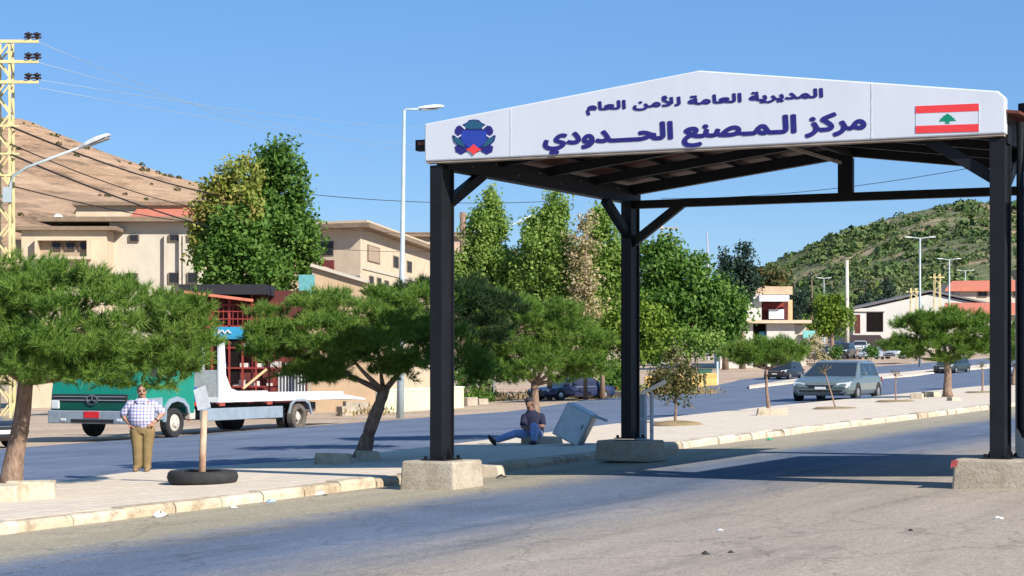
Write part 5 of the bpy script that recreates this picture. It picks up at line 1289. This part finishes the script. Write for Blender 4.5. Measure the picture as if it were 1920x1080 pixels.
# tall lamp
Y = 72; b0 = on(750, Y); tp = P(758, 206, Y)
sl = thing('street_lamp', 'tall pale blue street lamp with one head left of the gate sign', 'street lamp', b0, 0, 'street lamps')
MB().tube([b0, b0.lerp(tp, .25), tp], [.155, .125, .06], 12).build('pole', m_lamp, sl, True, True)
MB().tube([tp-UP*.05, tp+Vector((.06, 0, .03)), P(790, 205, Y)], [.05, .045, .04], 8).build('arm', m_lamp, sl, True, True)
mb = MB(); lamp_head(mb, P(783, 203, Y), (1, 0, .07), 1.05, .17); mb.build('lamp_head', m_head, sl, True)
a, c = P(793, 206, Y), P(822, 203, Y); MB().beam(a-UP*.01, c-UP*.01, .2, .03).build('lens', m_lens2, sl, True)
# lattice pole
Y = 60; lp = on(9, Y); top = P(9, 80, Y); s_ = .21
up_ = thing('lattice_pole', 'yellow lattice power pole with three crossarms at the left edge', 'utility pole', lp)
mb = MB(); Hh = top.z-lp.z
for a in (-1, 1):
    for c in (-1, 1): mb.beam(lp+Vector((a*s_*1.25, c*s_*1.25, 0)), lp+Vector((a*s_, c*s_, Hh)), .07, .07, up=(0, 1, 0))
mb.build('leg', m_ylat, up_, True)
mb = MB(); n = 22
for k in range(n):
    z0, z1 = Hh*k/n, Hh*(k+1)/n; fl = 1 if k % 2 else -1
    for a in (-1, 1):
        mb.beam(lp+Vector((-fl*s_*1.1, a*s_*1.1, z0)), lp+Vector((fl*s_*1.1, a*s_*1.1, z1)), .05, .04, up=(0, 1, 0))
        mb.beam(lp+Vector((a*s_*1.1, -fl*s_*1.1, z0)), lp+Vector((a*s_*1.1, fl*s_*1.1, z1)), .05, .04, up=(1, 0, 0))
mb.build('bracing', m_ylat, up_, True)
for py in (80, 118, 156):
    z = P(9, py, Y).z; am = MB().beam(Vector((lp.x-1.5, Y-.24, z)), Vector((lp.x+1.18, Y-.24, z)), .09, .10).build('crossarm', m_ylat, up_, True)
    for px in (57, 73, -40, -58):
        x = (px-960)*Y/F_PX
        g = MB().lathe((x, Y-.24, z+.05), (0, 0, 1), [(0, .03), (.05, .04), (.06, .15), (.10, .15), (.11, .07), (.15, .07), (.16, .14), (.21, .13), (.22, .05), (.26, .03)], 12).build('insulator', m_ins, up_, True); g.parent = am
for py in (238, 290, 330): 
    z = P(9, py, Y).z; MB().beam(Vector((lp.x-.5, Y-.26, z)), Vector((lp.x+.55, Y-.26, z)), .06, .06).build('cable_bracket', m_ylat, up_, True)
MB().box(P(14, 365, Y-.3), (.28, .14, .5)).build('junction_box', m_lamp, up_, True)
al = thing('street_lamp', 'street lamp on a bent arm clamped to the yellow lattice pole', 'street lamp', P(20, 372, Y-.25), 0, 'street lamps')
Yl = Y-.3
MB().tube([P(20, 375, Yl), P(20, 345, Yl), P(24, 330, Yl), P(50, 314, Yl), P(150, 276, Yl)], [.05, .05, .05, .045, .04], 10).build('arm', m_lamp, al, True, True)
mb = MB(); lamp_head(mb, P(148, 278, Yl), (1, -.15, .40), 1.15, .2); mb.build('lamp_head', m_head, al, True)
MB().beam(P(165, 274, Yl-.05), P(205, 259, Yl-.12), .26, .03).build('lens', m_lens2, al, True)
# twin arm lamps in the distance
for px, pyt, half_, Y, l in [(1725, 447, 28, 196, 'nearest and tallest twin-armed lamp above the warehouse'), (1780, 487, 22, 250, 'middle twin-armed lamp between warehouse gable and red roof'), (1810, 508, 16, 330, 'farthest and shortest twin-armed lamp before the green hill')]:
    b0 = on(px, Y); tp = P(px, pyt, Y); w = half_*Y/F_PX; t = thing('twin_street_lamp', l, 'street lamp', b0, 0, 'street lamps')
    MB().tube([b0, tp], [.16, .09], 8).build('pole', m_lamp, t, True, True)
    for s in (-1, 1):
        MB().tube([tp, tp+Vector((s*w*.55, 0, .12))], .06, 6).build('arm', m_lamp, t, True)
        mb = MB(); lamp_head(mb, tp+Vector((s*w*.5, 0, .10)), (s, 0, .05), w*.55, .16); mb.build('lamp_head', m_head, t, True)
for px, py, Y, dx, l in [(1545, 522, 300, 14, 'small white lamp with two heads before the dark conifers'), ]:
    b0 = on(px, Y); tp = P(px, py, Y); t = thing('twin_street_lamp', l, 'street lamp', b0, 0, 'street lamps'); MB().tube([b0, tp], [.14, .08], 6).build('pole', m_lamp, t, True)
    for s in (-1, 1): mb = MB(); lamp_head(mb, tp, (s, 0, .1), dx*Y/F_PX, .16); mb.build('lamp_head', m_head, t, True)
# concrete and wooden poles, pylons, mast
Y = 232; p = on(1588, Y); tp = P(1588, 488, Y); o = MB().tube([p, tp], [.34, .2], 10).build('concrete_pole', M('pale_concrete', (.5, .47, .40), .8), loc=p, smooth=True); tag(o, 'bare pale concrete pole left of the warehouse', 'pole')
Y = 150; p = on(1239, Y); tp = P(1241, 422, Y); t = thing('utility_pole', 'slim grey utility pole with short crossarms beside the rear gate post', 'utility pole', p)
MB().tube([p, tp], [.17, .11], 8).build('pole', m_lamp, t, True, True)
for py, a, c in ((428, 1234, 1272), (440, 1236, 1260), (452, 1232, 1252)): MB().beam(P(a, py, Y-.15), P(c, py, Y-.15), .10, .12).build('crossarm', m_wood, t, True)
Y = 120; p = on(868, Y); tp = P(868, 398, Y); t = thing('utility_pole', 'brown wooden pole with a lamp arm beside the first poplar', 'utility pole', p)
MB().tube([p, tp], [.25, .2], 8).build('pole', M('brown_wood', (.22, .14, .10), .9, .25, 6), t, True, True)
for k in range(3): MB().box(P(868, 405+k*22, Y), (.5, .3, .14)).build('band', m_brown, t, True)
t = thing('street_lamp', 'lamp arm rising right between the first and second poplars', 'street lamp', on(925, 118), 0, 'street lamps')
MB().tube([on(925, 118), P(925, 440, 118), P(945, 428, 118), P(985, 410, 118)], [.1, .07, .05, .05], 8).build('pole', m_lamp, t, True, True)
mb = MB(); lamp_head(mb, P(965, 419, 118), (1, 0, .45), 1.25, .14); mb.build('lamp_head', m_head, t, True)
for px, pyt, Y, l in ((1713, 540, 240, 'left of the two yellow lattice pylons before the warehouse'), (1757, 513, 242, 'taller right one of the two yellow lattice pylons before the warehouse')):
    p = on(px, Y); tp = P(px, pyt, Y); t = thing('lattice_pylon', l, 'pylon', p, 0, 'yellow lattice pylons'); mb = MB(); n = 14
    for a in (-1, 1):
        for c in (-1, 1): mb.beam(p+Vector((a*.5, c*.5, 0)), tp+Vector((a*.35, c*.35, 0)), .09, .09, up=(0, 1, 0))
    for k in range(n):
        f = 1 if k % 2 else -1; mb.beam(p.lerp(tp, k/n)+Vector((-f*.42, -.42, 0)), p.lerp(tp, (k+1)/n)+Vector((f*.42, -.42, 0)), .06, .05, up=(0, 1, 0))
    mb.build('frame', m_ylat, t, True)
    MB().beam(tp+Vector((-1.0, 0, -.5)), tp+Vector((1.0, 0, -.5)), .15, .15).build('crossarm', m_ylat, t, True)
Y = 240; p = on(1328, Y); t = thing('radio_mast', 'very thin grey radio mast left of the dark conifers', 'mast', p)
MB().tube([p, P(1328, 500, Y), P(1326, 434, Y)], [.22, .16, .05], 6).build('mast', M('mast_grey', (.42, .40, .44), .6), t, True)
MB().box(P(1328, 520, Y), (.5, .4, .8)).build('equipment_box', m_steel, t, True)
# cables
gk = 'overhead cables'
def cable(a, b_, sag, r, label, mat=None):
    a, b_ = Vector(a), Vector(b_); pts = [a.lerp(b_, i/16)-UP*sag*4*(i/16)*(1-i/16) for i in range(17)]
    mid_ = a
    o = MB().tube(pts, r, 5).build('overhead_cable', mat or m_cable, loc=a, smooth=True); tag(o, label, 'cable', gk)
cable(P(22, 238, 59.7), P(420, 368, 92), .25, .035, 'uppermost thick black cable from the lattice pole to the yellowing tree')
cable(P(22, 290, 59.7), P(420, 432, 92), .2, .035, 'second thick black cable from the lattice pole, across the building roof')
cable(P(20, 270, 59.7), P(400, 395, 96), .3, .022, 'thin dark cable strung between the two thick cables')
cable(P(20, 348, 59.7), P(400, 420, 100), .2, .022, 'lowest thin cable from the lattice pole across the cornice')
for k, (y0, y1, xx, l) in enumerate([(80, 300, 700, 'faint cable falling from the top crossarm across the sky'), (150, 240, 900, 'pale cable from the lowest crossarm toward the gate sign'), (118, 300, 900, 'faint cable from the middle crossarm toward the gate sign'), (165, 275, 900, 'pale cable just below the lowest crossarm')]):
    cable(P(74, y0, 59.8), P(xx, y1, 190), .6, .011, l, m_cable2)
cable(P(560, 362, 110), P(1060, 376, 118), .35, .022, 'dark cable crossing behind the tall lamp and the first poplar'); cable(P(600, 425, 118), P(870, 437, 120), .2, .018, 'low cable in front of the office wing eaves')
cable(P(600, 465, 118), P(870, 470, 120), .15, .016, 'lower of two cables before the office wing windows'); cable(P(1240, 372, 150), P(2100, 255, 110), 1.0, .022, 'single cable seen through the gable opening of the gate')

# ------------------------------------------------------------------ hills
m_hillb, nt, b, oc = newmat('bare_hill')
mp = nt.nodes.new('ShaderNodeMapping'); mp.inputs['Scale'].default_value = (.35, .35, 1.6); mp.inputs['Rotation'].default_value = (0, math.radians(-14), 0); nt.links.new(oc, mp.inputs[0])
n1 = nz(nt, mp.outputs[0], .06, 8, .72); n2 = nz(nt, mp.outputs[0], .22, 7, .72); n3 = nz(nt, oc, .012, 4, .5)
col = ramp(nt, [(.32, (.20, .115, .065)), (.46, (.37, .23, .135)), (.6, (.46, .30, .19)), (.76, (.56, .40, .27))], n1)
col = mix(nt, 1.0, col, ramp(nt, [(.38, (.40, .38, .33)), (.47, (.95,)*3), (.62, (1.1,)*3), (.72, (1.3, 1.26, 1.2))], n2), 'MULTIPLY')
col = mix(nt, ramp(nt, [(.45, (0,)*3), (.7, (.4,)*3)], n3), col, (.36, .25, .16))
nt.links.new(col, b.inputs['Base Color']); b.inputs['Roughness'].default_value = .95; bump(nt, b, n2, 1.0, 3.0)
m_hillg, nt, b, oc = newmat('scrub_hill')
n1 = nz(nt, oc, .03, 6, .65); n2 = nz(nt, oc, .3, 6, .7)
col = ramp(nt, [(.36, (.08, .11, .04)), (.5, (.16, .17, .075)), (.6, (.38, .28, .17)), (.75, (.52, .38, .26))], n1)
col = mix(nt, 1.0, col, ramp(nt, [(.3, (.6,)*3), (.6, (1.1,)*3)], n2), 'MULTIPLY')
nt.links.new(col, b.inputs['Base Color']); b.inputs['Roughness'].default_value = .95; bump(nt, b, n2, 1.0, 2.0)
def hill(name, ridge, Yr, Yb_, mat, amp, nx=110, ny=60, back=150):
    R_ = [P(x, y, Yr) for x, y in ridge]
    def prof(x):
        for a, c in zip(R_, R_[1:]):
            if x <= c.x: return a.z+(c.z-a.z)*clip((x-a.x)/(c.x-a.x), 0, 1)
        return R_[-1].z
    x0, x1 = R_[0].x, R_[-1].x; rows = []
    def surf(x, v):
        zr = prof(x); y = Yb_+(Yr-Yb_)*v; z0 = 0.0
        z = z0+(zr-z0)*(v**1.15) if v <= 1 else zr*(1-((v-1)/.3)**1.5)
        e = amp*math.sin(math.pi*min(v, 1)*.5)*(1 if v < .97 else .35)
        q = Vector((x*.012, y*.012, 3.1)); z += e*(mnoise.noise(q)+.5*mnoise.noise(q*2.3)+.25*mnoise.noise(q*5.1)-.3)
        return Vector((x, y, z))
    for j in range(ny+13):
        v = j/ny; rows.append([surf(x0+(x1-x0)*i/nx, v) for i in range(nx+1)])
    o = MB().loft(rows, 0, False, False).build(name, mat, smooth=True); tag(o, kind='structure'); return surf, x0, x1
sb_, bx0, bx1 = hill('bare_hill', [(-700, 120), (-300, 170), (0, 218), (50, 224), (100, 246), (200, 285), (300, 321), (420, 355), (600, 415), (800, 458), (960, 468), (1010, 492), (1100, 520), (1300, 560), (1500, 600)], 620, 215, m_hillb, 5)
sg_, gx0, gx1 = hill('green_hill', [(1040, 620), (1200, 572), (1350, 525), (1430, 497), (1500, 466), (1600, 427), (1700, 397), (1800, 381), (1920, 374), (2100, 352), (2350, 350), (2700, 420)], 700, 330, m_hillg, 6)
m_scrub = Mleaf('hill_scrub_leaf', [(.032, .062, .020), (.06, .105, .030), (.10, .145, .042), (.14, .16, .06)], .05, .1)
C = []; Rr = []
while len(C) < 12000:
    x = rnd.uniform(gx0+20, gx0+(gx1-gx0)*.78); v = rnd.random()**.85*1.02; p = sg_(x, v)
    d = mnoise.noise(p*.03)+.6*mnoise.noise(p*.085)
    if d < -.26 and rnd.random() < .75: continue
    C.append(p); Rr.append((rnd.uniform(.5, 1.7) if rnd.random() < .9 else rnd.uniform(1.8, 3.2))*(1.3 if d > .2 else .85))
C = np.array([c[:] for c in C]); Rr = np.array(Rr); k = 20; n = len(C)*k
d = unit(rng.normal(size=(n, 3))); d[:, 2] = np.abs(d[:, 2]); r_ = np.repeat(Rr, k)[:, None]
c = np.repeat(C, k, 0)+d*r_*[1.0, 1.0, .75]*rng.uniform(.6, 1.05, (n, 1)); nr_ = unit(d+rng.normal(size=(n, 3))*.5); a = unit(np.cross(nr_, rng.normal(size=(n, 3)))); b_ = np.cross(nr_, a); s_ = r_*rng.uniform(.22, .42, (n, 1))
o = npmesh('hill_scrub', np.stack([c-a*s_, c-b_*s_*.7, c+a*s_, c+b_*s_*.7], 1).reshape(-1, 3), 4, m_scrub); tag(o, 'dense dark green scrub covering the slope of the right-hand hill', 'scrub', kind='stuff')
C = []
for i in range(170):
    x = rnd.uniform(bx0+(bx1-bx0)*.2, bx0+(bx1-bx0)*.75); v = rnd.random()**.7 if i > 60 else rnd.uniform(.97, 1.0); p = sb_(x, v); C.append((*p, rnd.uniform(.5, 1.3)))
C = np.array(C); k = 30; n = len(C)*k; d = unit(rng.normal(size=(n, 3))); d[:, 2] = np.abs(d[:, 2]); r_ = np.repeat(C[:, 3], k)[:, None]
c = np.repeat(C[:, :3], k, 0)+d*r_*rng.uniform(.6, 1.05, (n, 1)); nr_ = unit(d+rng.normal(size=(n, 3))*.5); a = unit(np.cross(nr_, rng.normal(size=(n, 3)))); b_ = np.cross(nr_, a); s_ = r_*rng.uniform(.25, .45, (n, 1))
o = npmesh('dry_scrub', np.stack([c-a*s_, c-b_*s_*.7, c+a*s_, c+b_*s_*.7], 1).reshape(-1, 3), 4, m_leafb); tag(o, 'sparse dark bushes dotted over the bare brown hill', 'scrub', kind='stuff')
